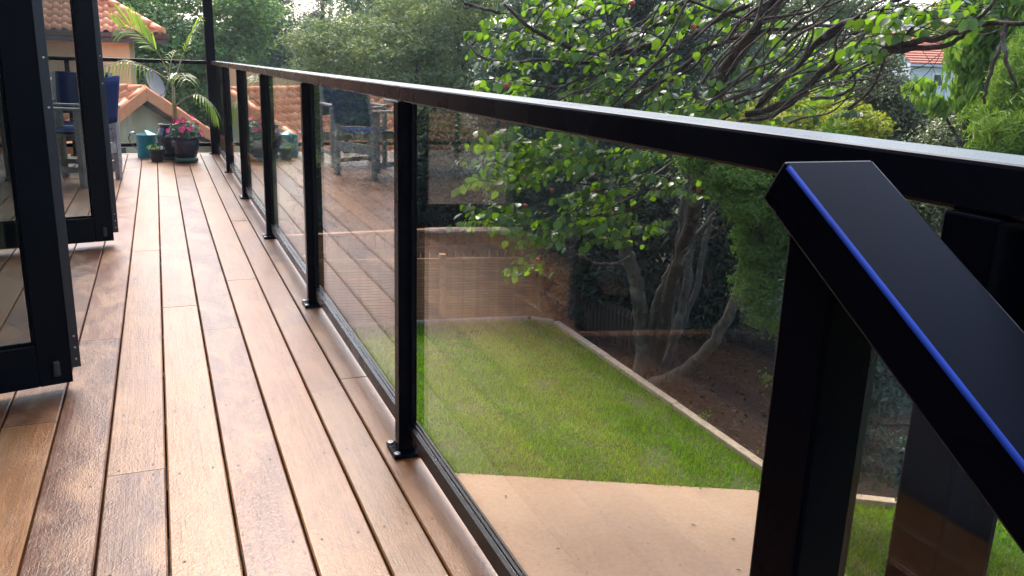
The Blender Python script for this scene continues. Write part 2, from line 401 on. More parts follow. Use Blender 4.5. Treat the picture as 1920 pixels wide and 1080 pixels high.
def inside(poly, X, Y):
    r = np.zeros(len(X), bool); n = len(poly); j = n-1
    for i in range(n):
        xi, yi = poly[i]; xj, yj = poly[j]
        c = ((yi > Y) != (yj > Y)) & (X < (xj-xi)*(Y-yi)/(yj-yi+1e-12)+xi); r ^= c; j = i
    return r
def grass():
    N = 260000; X = RNG.uniform(1.0, 8.0, N); Y = RNG.uniform(2.0, 13.2, N); k = inside(LAWN, X+RNG.normal(size=N)*.022, Y+RNG.normal(size=N)*.022)
    bare = np.sin(X*3.1+np.sin(Y*2.3))*np.sin(Y*2.7+1.3*np.sin(X*1.7)); k &= ~((bare > .82) & (RNG.random(N) < .75))
    X, Y = X[k], Y[k]; n = len(X); h = RNG.uniform(.025, .072, n)*(1+.35*np.sin(X*7+2*np.sin(Y*5))*np.sin(Y*6.3+X)); a = RNG.uniform(0, 2*np.pi, n); w = RNG.uniform(.004, .009, n)
    lean = RNG.uniform(.1, .9, n)*h; b = a+RNG.uniform(-1, 1, n)+1.57
    base = np.stack([X, Y, np.full(n, GZ-.004)], 1); d = np.stack([np.cos(a), np.sin(a), 0*a], 1); t = np.stack([np.cos(b)*lean, np.sin(b)*lean, h], 1)
    V = np.stack([base-d*w[:, None], base+d*w[:, None], base+t], 1).reshape(-1, 3); i = np.arange(n)*3
    me = np_mesh('lawn_grass', V, np.stack([i, i+1, i+2], 1), M['grass'])
    tag(link('lawn_grass', me), kind='stuff')
grass()

# ---- deck: every board its own piece
deck = bpy.data.objects.new('deck', None); C.objects.link(deck); tag(deck, kind='structure')
PITCH_X, X0, GAP = .152, -.0497, .0056
DY0, DY1, DY_HOUSE = .62, 10.36, 5.62
joints = {0: [2.29, 5.16, 7.99], 1: [3.92, 7.2], 2: [3.53, 8.5], 3: [4.34, 7.63], 4: [2.71, 6.0], 5: [2.81, 4.68, 7.16], -1: [3.52, 6.4, 9.1], -2: [2.72, 5.6, 8.3]}
screws = MB()
def board(x0, x1, y0, y1):
    w = x1-x0; L = y1-y0; c = .0035
    pr = [(-w/2, -.032), (w/2, -.032), (w/2, -c), (w/2-c, 0), (-w/2+c, 0), (-w/2, -c)]
    b = MB().prism(pr, 'y', -L/2, L/2)
    o = b.obj('board', M['deck'], deck); o.location = ((x0+x1)/2, (y0+y1)/2, random.uniform(-.0008, .0008))
    ys = [y0+.03, y1-.03]; k = math.ceil((y0+.1)/.45)*.45
    while k < y1-.1: ys.append(k); k += .45
    for y in ys:
        for sx in (-1, 1):
            if random.random() < .12: continue
            cx, cy_ = (x0+x1)/2 + sx*(w/2-.03), y+random.uniform(-.008, .008)
            screws.add([(cx+0.0036*math.cos(t*math.pi/4), cy_+0.0036*math.sin(t*math.pi/4), .0022) for t in range(8)], [tuple(range(8))])
for r in range(-33, 6):
    x0 = X0+PITCH_X*(r-1)+GAP/2; x1 = X0+PITCH_X*r-GAP/2
    if r == 4: x1 = .527-GAP/2
    if r == 5: x0, x1 = .527+GAP/2, .69
    y0 = DY0 if x0 > -1.02 else DY_HOUSE
    js = joints.get(r) or [random.uniform(5.9, 7.0), random.uniform(8, 9.4)] + ([random.uniform(1.8, 3.6)] if x0 > -1.02 else [])
    ys = [y0]+sorted(j for j in js if j > y0+.3)+[DY1]
    for a, b in zip(ys, ys[1:]): board(x0, x1, a+.0012, b-.0012)
so_ = screws.obj('screw_heads', simple('screw_steel', (.05, .045, .04), .5, .3), deck); so_['kind'] = 'stuff'
jo = MB()
for k in range(1, 24):
    y = .45*k
    if y < DY1: jo.box(-1.0 if y < DY_HOUSE else -5.0, .68, y-.022, y+.022, -.18, -.036)
jo.obj('joist', M['fence_dark'], deck)
MB().box(.655, .69, DY0, DY1+.03, -.26, -.036).obj('fascia_board', M['deck'], deck)
MB().box(-5.1, .69, DY1+.004, DY1+.06, -.26, .004).obj('end_board', M['sleeper'], deck)

# ---- own house beside the deck: the doorway, wall and eave
house = thing('house', 'dark rendered house whose open doorway faces the timber deck', 'house', (-1.05, 3.0, 0))
def hp(name, m, x0, x1, y0, y1, z0, z1): return MB().box(x0+1.05, x1+1.05, y0-3, y1-3, z0, z1).obj(name, m, house)
hp('wall', M['housewall'], -1.17, -1.05, 5.30, 5.60, -.2, 2.5); hp('wall', M['housewall'], -1.17, -1.05, -2.5, 1.9, -.2, 2.5)
hp('lintel', M['housewall'], -1.165, -1.055, 1.9, 5.30, 2.16, 2.5)
hp('wall', M['housewall'], -6.0, -1.172, 5.48, 5.60, -.2, 2.5)
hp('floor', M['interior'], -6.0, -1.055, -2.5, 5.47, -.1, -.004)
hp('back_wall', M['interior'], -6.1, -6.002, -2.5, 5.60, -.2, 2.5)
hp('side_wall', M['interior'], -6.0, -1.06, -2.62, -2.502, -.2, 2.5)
hp('ceiling', M['soffit'], -6.1, -.62, -2.7, 6.0, 2.51, 2.62)
hp('gutter', M['metal2'], -.617, -.50, -2.7, 6.0, 2.52, 2.64)

hp('deck_light_blocker', M['housewall'], .60, .64, -.5, 10.30, GZ-.05, -.27)  # unseen skirt added under the deck to keep light out of the board gaps
hp('deck_light_blocker', M['housewall'], -5.0, .595, 10.26, 10.30, GZ-.05, -.27)
# ---- stairs the view is taken from
stairs = thing('stairs', 'timber steps going down from the near end of the deck', 'stairs', (0, .6, -.2))
for k in range(7):
    MB().box(-.95, .39, -.30-.27*k, -.02-.27*k, -.005-.175*k, .03-.175*k).obj('tread', M['deck'], stairs)
for x in (-.99, .395):
    MB().beam((x, .05, -.06), (x, -2.0, -1.39), .04, .26).obj('stringer', M['deck'], stairs)

# ================================================================== RAILINGS
PY = [.455, 2.185, 3.78, 5.38, 7.0, 8.66]
XP = .60
def track_profile(cx, z0=.050):
    x0, x1 = cx-.004, cx+.028; z1 = z0+.045; g = .004
    return [(x0, z0), (x1, z0), (x1, z1), (x1-.005, z1), (x1-.006, z1-g), (x1-.009, z1-g), (x1-.010, z1), (x1-.016, z1), (x1-.017, z1-g), (x1-.020, z1-g), (x1-.021, z1), (x0, z1)]
rail = thing('glass_railing', 'long dark metal railing with glass panes along the right deck edge', 'railing', (XP, 5.0, 0))
def rl(o): o.location = (o.location.x, o.location.y, o.location.z); return o
def rbox(name, m, x0, x1, y0, y1, z0, z1, bev=.003, parent=None):
    return MB().box(x0-XP, x1-XP, y0-5, y1-5, z0, z1).obj(name, m, parent or rail, bev=bev)
rbox('top_rail', M['railmetal'], .578, .660, -.10, 10.40, 1.0, 1.041, .004)
bolt_me = MB().lathe([(.0095, 0), (.0095, .003), (.007, .0045), (.0035, .0045), (.003, .002)], 14).mesh('bolt', M['steel'])
def rail_post(y0, y1, plate=True):
    p = rbox('post', M['metal'], .573, .626, y0, y1, .012, .9995, .0025)
    g = MB().box(.6055-XP, .6102-XP, y0-5-.018, y0-5+.0005, .0965, .99).obj('glazing_bead', M['metal2'], p)
    if plate:
        yc = (y0+y1)/2
        pl = rbox('base_plate', M['metal'], .553, .647, yc-.052, yc+.052, .0005, .0125, .003, p)
        for sx in (-1, 1):
            for sy in (-1, 1):
                b = link('bolt', bolt_me, p, loc=(.60+sx*.036-XP, yc+sy*.039-5, .0127))
    return p
for i, y in enumerate(PY):
    if i == 0: rail_post(.43, .48)
    else: rail_post(y-.0225, y+.0225)
ends = PY+[10.33]
for i in range(len(ends)-1):
    a = ends[i]+(.025 if i == 0 else .0227); b = ends[i+1]-(.0227 if i < len(ends)-2 else .05)
    MB().prism([(x-XP, z) for x, z in track_profile(.602)], 'y', a-5, b-5).obj('bottom_track', M['railmetal'], rail)
    MB().box(.6105-XP, .6165-XP, a+.001-5 if i else a+.04-5, b-.001-5, .0915, .9985).obj('glass_pane', M['glass'], rail)
MB().prism([(x-XP, z) for x, z in track_profile(.602)], 'y', -.1-5, .43-5).obj('bottom_track', M['railmetal'], rail)
MB().box(.6105-XP, .6165-XP, -.08-5, .42-5, .0915, .9985).obj('glass_pane', M['glass'], rail)

YE = 10.34
erail = thing('glass_railing', 'short dark railing with glass panes across the far end of the deck', 'railing', (-2, YE, 0))
def ebox(name, m, x0, x1, y0, y1, z0, z1, bev=.003, parent=None):
    return MB().box(x0+2, x1+2, y0-YE, y1-YE, z0, z1).obj(name, m, parent or erail, bev=bev)
ebox('top_rail', M['railmetal'], -5.0, .538, YE-.04, YE+.04, 1.0, 1.041)
xs = [-.87, -2.3, -3.7, -4.95]
prev = .53
for x in xs:
    p = ebox('post', M['metal'], x-.0225, x+.0225, YE-.026, YE+.026, .012, .9995)
    ebox('base_plate', M['metal'], x-.05, x+.05, YE-.047, YE+.018, .0005, .0125, .003, p)
    ebox('bottom_rail', M['metal'], x+.0227, prev-.002, YE-.012, YE+.020, .088, .128)
    ebox('glass_pane', M['glass'], x+.03, prev-.012, YE+.001, YE+.007, .1285, .9985, 0)
    prev = x-.0227
vp = thing('veranda_post', 'tall dark square post rising at the far deck corner', 'post', (.58, YE+.02, 0))
MB().box(-.05, .05, -.05, .05, .012, 3.4).obj('shaft', M['metal'], vp, bev=.004)
MB().box(-.075, .075, -.075, .045, .0005, .0118).obj('base_plate', M['metal'], vp, bev=.003)

# ---- stair handrail in the foreground
hr = thing('stair_handrail', 'black metal handrail sloping down beside the steps, close in front', 'handrail', (.43, .44, 0))
sl = rad(32.6); HX0, HX1 = .393, .4725
SQ0 = 1; hv_ = Vector((0, -math.cos(sl), -math.sin(sl))); hu = Vector((0, -math.sin(sl), math.cos(sl)))
top = Vector((0, .462-.44, 1.0425))
b = MB(); L = 2.1; v = []
for t in (0, L):
    for x, h in ((HX0, -.034), (HX1, -.034), (HX1, 0), (HX0, 0)): v.append(Vector((x-.43, 0, 0))+top+hv_*t+hu*h)
b.add(v, [(0, 1, 2, 3), (7, 6, 5, 4), (0, 4, 5, 1), (1, 5, 6, 2), (2, 6, 7, 3), (3, 7, 4, 0)])
b.obj('top_rail', M['metal'], hr, bev=.0022)
M['glint_paint'] = simple('blue_glint_paint', (.010, .036, .25), .6, var=.35, scale=14, spec=.1)  # blue reflected highlight of the handrail edge, put into a strip's colour
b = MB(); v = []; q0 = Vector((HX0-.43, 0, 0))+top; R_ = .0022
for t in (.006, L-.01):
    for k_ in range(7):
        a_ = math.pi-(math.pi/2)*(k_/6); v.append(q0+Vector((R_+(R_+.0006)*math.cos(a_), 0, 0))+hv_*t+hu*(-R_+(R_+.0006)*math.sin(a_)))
b.add(v, [(i_, i_+1, i_+8, i_+7) for i_ in range(6)]); b.obj('edge_glint', M['glint_paint'], hr, smooth=True)
pzt = lambda yy: 1.0425-.0415+(yy-.462)*math.tan(sl)
MB().prism([(.414-.44, -.18), (.463-.44, -.18), (.463-.44, pzt(.463)), (.414-.44, pzt(.414))], 'x', .405-.43, .456-.43).obj('post', M['metal'], hr, bev=.003)
g = MB(); v = []
for x in (.427, .433):
    for yy, zt, zb in ((.395, .955, -.02), (-.9, .955-1.295*math.tan(sl), -.02-1.295*math.tan(sl))):
        v += [Vector((x-.43, yy-.44, zb)), Vector((x-.43, yy-.44, zt))]
g.add(v, [(0, 1, 3, 2), (4, 6, 7, 5), (0, 4, 5, 1), (2, 3, 7, 6), (1, 5, 7, 3), (0, 2, 6, 4)])
g.obj('glass_pane', M['glass'], hr)
MB().box(.405-.43, .456-.43, -1.2-.44, -1.15-.44, -1.2, -.07).obj('post', M['metal'], hr, bev=.003)

# ================================================================== BIFOLD DOOR LEAVES
def door_leaf(label, tip, az, w, partner):
    d = thing('bifold_door', label, 'door', (tip[0], tip[1], .028), 0, 'glazed door leaves folded out over the deck')
    d.rotation_euler = (0, 0, rad(90-az))          # local +x runs out to the tip
    S, T, HH, BR = .098, .046, 2.08, .142
    def dp(n, m, x0, x1, y0, y1, z0, z1, bev=.003, par=None): return MB().box(x0, x1, y0, y1, z0, z1).obj(n, m, par or d, bev=bev)
    dp('stile', M['metal2'], -S, 0, 0, T, 0, HH); dp('stile', M['metal2'], -w, -w+S, 0, T, 0, HH)
    dp('bottom_rail', M['metal2'], -w+S+.0005, -S-.0005, .001, T-.001, 0, BR); dp('top_rail', M['metal2'], -w+S+.0005, -S-.0005, .001, T-.001, HH-.1, HH)
    fr = dp('glazing_bead', M['metal'], -w+S, -S, T*.30, T*.62, BR, BR+.012, .002)
    dp('glazing_bead', M['metal'], -S-.010, -S-.0005, T*.30, T*.62, BR+.012, HH-.1, .002)
    dp('glass_pane', M['doorglass'], -w+S+.004, -S-.011, T*.42, T*.56, BR+.0125, HH-.102, 0)
    e = dp('hinge_strip', M['rubber'], .0006, .030, .012, .058, .045, HH-.01, .002)
    for z in (.075, .115, .155, .9, 1.05, 1.9): 
        b = MB().lathe([(.0035, 0), (.0035, .0015), (.001, .002)], 8); o = b.obj('screw', M['steel'], e); o.rotation_euler = (rad(90), 0, 0); o.location = (.017, .0118, z)
    k = dp('roller_guide', M['rubber'], -.058, -.036, -.016, -.0005, .030, .085, .006)
    return d
door_leaf('nearer glazed bifold door leaf in a dark frame, cut off by the left edge', (-.328, 2.985), 76, .72, True)
door_leaf('farther glazed bifold door leaf with two chairs showing through its glass', (-.296, 5.36), 78, .78, True)

# ================================================================== FURNITURE AND POTS
def chair_parts(t):
    W2, D2 = .28, .25; lg = .046
    def bx(n, m, *a, bev=.004, par=None): return MB().box(*a).obj(n, m, par or t, bev=bev)
    for sx in (-1, 1):
        x = sx*W2
        bx('leg', M['teak'], x-lg/2, x+lg/2, -D2-lg/2, -D2+lg/2, 0, .625)
        bx('leg', M['teak'], x-lg/2, x+lg/2, D2-lg/2, D2+lg/2, 0, .615)
        bx('arm', M['teak'], x-.034, x+.034, -D2-.05, D2+.06, .6255, .650, bev=.006)
        bx('side_rail', M['teak'], x-.016, x+.016, -D2+lg/2, D2-lg/2, .12, .165)
        MB().beam((x-sx*.028, -D2-.012, .60), (x-sx*.028, -D2-.075, .90), .03, .03, (0, 1, 0)).obj('back_post', M['teak'], t, bev=.003)
    ap = bx('apron', M['teak'], -W2+lg/2, W2-lg/2, -D2-.014, -D2+.014, .235, .330)
    MB().lathe([(.016, 0), (.014, .002), (.004, .003)], 14).obj('peg', M['rubber'], ap).location = (0, -D2-.0142, .282)
    ap.children[0].rotation_euler = (rad(90), 0, 0)
    bx('apron', M['teak'], -W2+lg/2, W2-lg/2, D2-.014, D2+.014, .345, .425)
    # sling seat and back, sagging cloth
    def cloth(n, f, nu=10, nv=6, th=.004):
        V = []; Fq = []
        for k in (0, 1):
            for j in range(nv+1):
                for i in range(nu+1):
                    p = f(i/nu, j/nv); V.append((p[0], p[1]-(th if k and n == 'back_canvas' else 0), p[2]-(th if k and n != 'back_canvas' else 0)))
        q = (nu+1)*(nv+1)
        for j in range(nv):
            for i in range(nu):
                a = j*(nu+1)+i; Fq.append((a, a+1, a+nu+2, a+nu+1)); Fq.append((q+a, q+a+nu+1, q+a+nu+2, q+a+1))
        for i in range(nu): Fq.append((i, q+i, q+i+1, i+1)); a = nv*(nu+1)+i; Fq.append((a, a+1, q+a+1, q+a))
        for j in range(nv): a = j*(nu+1); Fq.append((a, a+nu+1, q+a+nu+1, q+a)); a += nu; Fq.append((a, q+a, q+a+nu+1, a+nu+1))
        return MB().add(V, Fq).obj(n, M['canvas'], t, smooth=True)
    cloth('seat_canvas', lambda u, v: (-.262+.524*u, -.235+.47*v, .452-.035*math.sin(math.pi*u)))
    cloth('back_canvas', lambda u, v: (-.272+.544*u, -D2-.028-.06*v-.030*math.sin(math.pi*u)*(1-.2*v), .50+.40*v+.006*math.sin(9*u)))
ch1 = thing('director_chair', 'weathered timber armchair with navy canvas, nearest the railing, its back turned this way', 'chair', (-.72, 8.18, 0), 0, 'navy canvas chairs at the outdoor table')
chair_parts(ch1); ch1.rotation_euler = (0, 0, math.atan2(.54, .27))
ch2 = copy_tree(ch1); ch2.location = (-.70, 9.18, 0); ch2.rotation_euler = (0, 0, rad(176))
ch2['label'] = 'weathered timber armchair with navy canvas at the far side of the table, facing this way'
ch3 = copy_tree(ch1); ch3.location = (-2.2, 7.75, 0); ch3.rotation_euler = (0, 0, rad(4))
ch3['label'] = 'weathered timber armchair with navy canvas at the near side of the table'
tb = thing('outdoor_table', 'grey weathered oval timber table among the navy chairs', 'table', (-1.95, 8.72, 0))
prof = [(math.cos(a)*1.0, math.sin(a)*.5) for a in np.linspace(0, 2*math.pi, 40, endpoint=False)]
sq = lambda v, e: math.copysign(abs(v)**e, v)
for k in range(9):
    y0 = -.48+k*.1067; y1 = y0+.1; pr = []
    hw = lambda y: 1.0*(1-(abs(y)/.52)**2.6)**(1/2.6) if abs(y) < .52 else .05
    ys = np.linspace(y0, y1, 4); pr = [(-hw(y), y) for y in ys]+[(hw(y), y) for y in ys[::-1]]
    MB().prism(pr[::-1], 'z', .685, .715).obj('slat', M['teak'], tb, bev=.003)
for sx in (-1, 1):
    for sy in (-1, 1): MB().box(sx*.72-.035, sx*.72+.035, sy*.3-.035, sy*.3+.035, .03 if sx > 0 else 0, .684).obj('leg', M['teak'], tb, bev=.004)
    MB().box(sx*.72-.04, sx*.72+.04, -.40, .40, 0 if sx > 0 else .05, .029 if sx > 0 else .1).obj('foot', M['teak'], tb, bev=.006)
MB().box(-.8, .8, -.03, .03, .60, .684).obj('apron', M['teak'], tb)

# watering can
wc = thing('watering_can', 'teal metal watering can with a wire handle beside the pots', 'watering can', (-.148, 10.06, 0), rad(-4))
MB().lathe([(.098, 0), (.1, .004), (.1, .236), (.103, .240), (.103, .247), (.097, .247), (.097, .02)], 32).obj('body', M['teal'], wc, smooth=True)
v = []; nn = 18
for i in range(nn+1):
    a = -math.pi*.42+i/nn*math.pi*.84; v.append((.1*math.cos(a), .1*math.sin(a), .248)); v.append((-.012+.02*math.cos(a), .03*math.sin(a), .295))
MB().add(v, [(2*i, 2*i+2, 2*i+3, 2*i+1) for i in range(nn)]+[(2*i+1, 2*i+3, 2*i+2, 2*i) for i in range(0)]).obj('lid', M['teal_light'], wc)
sp = MB().tube([(.085, -.02, .05), (.14, -.03, .09), (.20, -.035, .15), (.235, -.038, .20)], [.026, .02, .015, .013], 10); sp.obj('spout', M['teal'], wc, smooth=True)
MB().tube(smooth_path([(-.09, 0, .235), (-.115, 0, .262), (-.15, 0, .252), (-.175, 0, .21), (-.155, 0, .15), (-.10, 0, .085)], 4), .0045, 6).obj('handle', M['rubber'], wc, smooth=True)
MB().tube([(-.148, -.012, .262), (-.120, .014, .268)], .012, 8).obj('grip', M['white'], wc, smooth=True)

# small nursery pot
npot = thing('nursery_pot', 'small dark plastic pot with a white tag and low seedlings', 'plant pot', (-.052, 9.64, 0))
MB().lathe([(.055, 0), (.075, .118), (.08, .12), (.08, .132), (.074, .132), (.072, .115)], 24).obj('pot', M['rubber'], npot)
MB().lathe([(.071, .112), (.04, .118), (.001, .12)], 20).obj('soil', M['soil'], npot)
MB().box(.040, .066, -.03, -.028, .11, .165).obj('plant_tag', M['white'], npot)
P = RNG.normal(size=(40, 3))*np.array([.04, .04, .014])+np.array([-.02, 0, .142]); V, Fq = leaf_quads(P, unit(RNG.normal(size=(40, 3))+[0, 0, 1.4]), .03, .5)
o = link('foliage', np_mesh('foliage', V, Fq, M['bigleaf']), npot); o['kind'] = 'stuff'

# flower pot with impatiens
fp = thing('flower_pot', 'glazed navy pot of pink impatiens in front of the palm', 'potted plant', (.236, 9.55, 0))
MB().lathe([(.098, 0), (.118, .012), (.118, .05), (.112, .052), (.105, .045)], 30).obj('saucer', M['saucer'], fp, smooth=True)
MB().lathe([(.085, .047), (.105, .06), (.128, .13), (.137, .19), (.137, .225), (.130, .245), (.146, .256), (.146, .27), (.134, .272), (.128, .255)], 34).obj('pot', M['pot'], fp, smooth=True)
MB().lathe([(.129, .250), (.06, .262), (.001, .265)], 24).obj('soil', M['soil'], fp)
q = unit(RNG.normal(size=(520, 3))); q[:, 2] = np.abs(q[:, 2])*.95-.12
P = q*np.array([.185, .16, .185])*RNG.uniform(.55, 1.0, (520, 1))+np.array([0, 0, .285]); V, Fq = leaf_quads(P, unit(q+np.array([0, -.2, .6])+RNG.normal(size=(520, 3))*.4), RNG.uniform(.035, .062, 520), .42, .25)
o = link('foliage', np_mesh('foliage', V, Fq, M['potleaf']), fp); o['kind'] = 'stuff'
fb = MB()
for k in range(5):
    a = k*2*math.pi/5; ca, sa = math.cos(a), math.sin(a); px = lambda r, t: (r*math.cos(a+t), r*math.sin(a+t), .004*(r > .012))
    fb.add([(0, 0, 0), px(.014, -.62), px(.024, -.42), px(.0265, 0), px(.024, .42), px(.014, .62)], [(0, 1, 2, 3), (0, 3, 4, 5)])
fl_me = fb.mesh('flower', M['pink']); eye_me = MB().lathe([(.004, 0), (.003, .003), (.001, .004)], 8).mesh('flower_eye', M['yellow'])
for (x, y, z) in [(-.06, -.10, .43), (-.01, -.13, .445), (-.015, -.17, .375), (-.03, -.175, .345), (.05, -.17, .358), (.16, -.09, .315), (-.16, -.08, .335), (.08, -.03, .46), (-.10, .10, .42), (.03, .15, .40), (.13, .10, .38), (-.12, .13, .34)]:
    d = Vector((x*.6, y*1.2 if y < 0 else y, .06)).normalized(); o = link('flower', fl_me, fp, loc=(x, y, z)); o.rotation_euler = d.to_track_quat('Z', 'Y').to_euler()
    o.scale = (1.15, 1.15, 1.15); link('flower_eye', eye_me, o)

# palm in a tall pot
pp = thing('potted_palm', 'young palm with feathery fronds in a tall dark glazed pot', 'potted palm', (.115, 9.86, 0))
MB().lathe([(.12, 0), (.13, .01), (.13, .035), (.11, .04)], 28).obj('saucer', M['rubber'], pp)
MB().lathe([(.10, .038), (.118, .06), (.150, .20), (.155, .26), (.135, .325), (.12, .345), (.135, .36), (.138, .375), (.12, .377), (.115, .35)], 32).obj('pot', M['pot'], pp, smooth=True)
MB().lathe([(.116, .345), (.05, .352), (.001, .354)], 20).obj('soil', M['soil'], pp)
CR = Vector((.045, -.06, .78))
MB().tube([(.03, -.03, .34), (.045, -.05, .50), (.04, -.055, .60), CR], [.030, .026, .018, .011], 8).obj('stem', M['palmstem'], pp, smooth=True)
def frond(pts, nleaf, ll, start, droop, upf, m='palm', w=.0125, tilt=0.0):
    path = smooth_path([np.array(p) for p in pts], 8); n = len(path)
    f = MB(); f.tube(path, [.0075*(1-.8*i/n)+.0012 for i in range(n)], 5)
    r = f.obj('frond', M['palmstem'], pp, smooth=True)
    V = []; Fq = []
    for side in (-1, 1):
        for k in range(nleaf):
            t = start+(1-start)*(k+.5)/nleaf; i = min(int(t*(n-1)), n-2); p = path[i]+(path[i+1]-path[i])*(t*(n-1)-i)
            d = unit(path[i+1]-path[i]); up = np.array([0, 0, 1.0]); s = np.cross(d, up); s = unit(s)*side; nn_ = unit(np.cross(s, d)); nn_ = nn_ if nn_[2]*side > 0 else -nn_; s = s*math.cos(tilt)+nn_*math.sin(tilt)
            L = ll*math.sin(math.pi*(.22+.68*(k/nleaf)))**.8*random.uniform(.85, 1.1)
            dr = unit(s*.75+d*.75+np.array([0, 0, upf+random.uniform(-.12, .12)])); wv = unit(np.cross(dr, np.array([.2*side, 0, 1])*math.cos(tilt)+np.array([0, -1, 0])*math.sin(tilt))+RNG.normal(size=3)*.15)*w
            q = [p, p+dr*L*.35, p+dr*L*.7+np.array([0, 0, -droop*L*.22]), p+dr*L*.95+np.array([0, 0, -droop*L*.62])]
            b0 = len(V); ws = [.35, 1, .8, .05]
            for a, ww in zip(q, ws): V += [tuple(a-wv*ww*.5), tuple(a+wv*ww*.5)]
            Fq += [(b0, b0+1, b0+3, b0+2), (b0+2, b0+3, b0+5, b0+4), (b0+4, b0+5, b0+7, b0+6)]
    o = MB().add(V, Fq).obj('leaflets', M[m], r); return r
Pl = lambda px, py, y: at_y(px, py, y)-np.array([.115, 9.86, 0])
frond([CR, Pl(300, 105, 9.8), Pl(278, 78, 9.7), Pl(252, 56, 9.6), Pl(222, 50, 9.5)], 16, .36, .30, .12, .12, w=.018, tilt=1.2)
frond([CR, Pl(300, 140, 9.7), Pl(265, 122, 9.5), Pl(235, 113, 9.4), Pl(195, 124, 9.3)], 14, .22, .35, 1.0, -.35, tilt=.3)
frond([CR, Pl(338, 118, 9.9), Pl(350, 88, 9.9), Pl(362, 58, 9.95), Pl(380, 32, 10.0)], 14, .17, .40, .5, .1, tilt=.8)
frond([Pl(328, 200, 9.8), Pl(345, 186, 9.6), Pl(368, 178, 9.4), Pl(392, 190, 9.25), Pl(405, 216, 9.2)], 11, .20, .45, .9, -.25, tilt=.4)
frond([CR, Pl(332, 145, 9.6), Pl(342, 138, 9.3), Pl(350, 150, 9.1)], 9, .22, .2, .8, .05)
frond([CR, Pl(318, 140, 10.0), Pl(322, 110, 10.1), Pl(330, 95, 10.2)], 9, .16, .2, .7, .1)

# ================================================================== NEIGHBOUR'S TILED HOUSE
nh = thing('tiled_house', "neighbour's cream house with orange barrel tile roofs below the deck end", 'house', (-2, 21, GZ))
NO = Vector((-2, 21, GZ))
BT, BE = .235, .33     # barrel width, course exposure
def barrel(width=BT, length=BE*1.18, n=7, rise=.075):
    b = MB(); prof = []
    for i in range(n+1):
        t = i/n; x = -width*.36+width*.72*t; prof.append((x, rise*math.sin(math.pi*t)**.75))
    prof = [(-width*.5, .008)]+prof+[(width*.5, .008)]; k = len(prof); th = .016
    V = [(x, 0, z+.012) for x, z in prof]+[(x, length, z-.012) for x, z in prof]+[(x, 0, z-th+.012) for x, z in prof]+[(x, length, z-th-.012) for x, z in prof]
    Fq = [(i, i+1, k+i+1, k+i) for i in range(k-1)]+[(2*k+i+1, 2*k+i, i, i+1)[::-1] for i in range(k-1)]+[(2*k+i, 3*k+i, 3*k+i+1, 2*k+i+1) for i in range(k-1)]
    b.add(V, Fq); return b.mesh('tile', M['tile'], True)
tile_me = barrel()
tile_budget = [300]; stuffV = []; stuffF = []
tv = np.array([v.co for v in tile_me.vertices]); tf = np.array([p.vertices[:] for p in tile_me.polygons])
def roof_plane(o, right, up, poly2, key):
    """lay tiles on a plane: o origin at the eave, right along it, up the slope; poly2 the outline in (right, up) metres"""
    o, right, up = Vector(o), Vector(right).normalized(), Vector(up).normalized(); nrm = right.cross(up)
    xs_ = [p[0] for p in poly2]; ys_ = [p[1] for p in poly2]; spots = []
    j = 0
    while min(ys_)+j*BE < max(ys_):
        y = min(ys_)+j*BE; i = 0
        while min(xs_)+i*BT < max(xs_):
            x = min(xs_)+(i+.5)*BT; i += 1
            if inside(poly2, np.array([x]), np.array([y+BE*.4]))[0]: spots.append((x, y))
        j += 1
    for x, y in spots:
        p = o+right*x+up*y+nrm*.03; mt = Matrix((right, up, nrm)).transposed()
        if key(x, y) and tile_budget[0] > 0:
            t = link('tile', tile_me, nh); t.matrix_local = Matrix.Translation(p-NO) @ mt.to_4x4(); tile_budget[0] -= 1
        else:
            b0 = sum(len(a) for a in stuffV); stuffV.append(tv@np.array(mt).T+np.array(p-NO)); stuffF.append(tf+b0)
    # boarding beneath
    b = MB(); q = [o+right*x+up*y-NO for x, y in poly2]; k = len(q)
    b.add(list(q)+[a-nrm*.06 for a in q], [tuple(range(k)), tuple(range(2*k-1, k-1, -1))]+[(i, i+k, (i+1) % k+k, (i+1) % k) for i in range(k)])
    b.obj('roof_deck', M['fascia'], nh)
SQ = math.sqrt(.5); PT = .53      # slope of the lower roofs
A = Vector((-.30, 20.5, .27)); rdir = Vector((-SQ, SQ, 0)); ldir = Vector((-SQ, -SQ, 0))
upL = (-ldir+Vector((0, 0, PT))).normalized(); SLn = 1/math.cos(math.atan(PT))
V1 = A+rdir*2.4
# left slope of the low gable (wraps into the valley)
Lh = 4.4; e0 = A+ldir*Lh+Vector((0, 0, -PT*Lh))
roof_plane(e0, -rdir*1.0 if False else Vector((SQ, -SQ, 0)), upL, [(-8.0, 0), (0, 0), (0, Lh*SLn), (-2.4, Lh*SLn)], lambda x, y: x > -2.2 and y > 1.8)
# right slope
rr = Vector((SQ, SQ, 0)); upR = (-rr+Vector((0, 0, PT))).normalized(); Lr = 3.6; e1 = A+rr*Lr+Vector((0, 0, -PT*Lr))
roof_plane(e1, Vector((-SQ, SQ, 0)), upR, [(0, 0), (5, 0), (5, Lr*SLn), (0, Lr*SLn)], lambda x, y: False)
# roof facing the deck, meeting the first in a valley
upB = Vector((0, 1, PT)).normalized(); yB = V1.y-6.2; oB = Vector((V1.x, yB, V1.z-PT*6.2))
roof_plane(oB, Vector((1, 0, 0)), upB, [(-10, 0), (-2.55, 0), (0, 6.2*SLn), (-1.2, 6.9*SLn), (-5.0, 8.6*SLn), (-10, 8.6*SLn)], lambda x, y: y > 3.0 and x > -3.0)
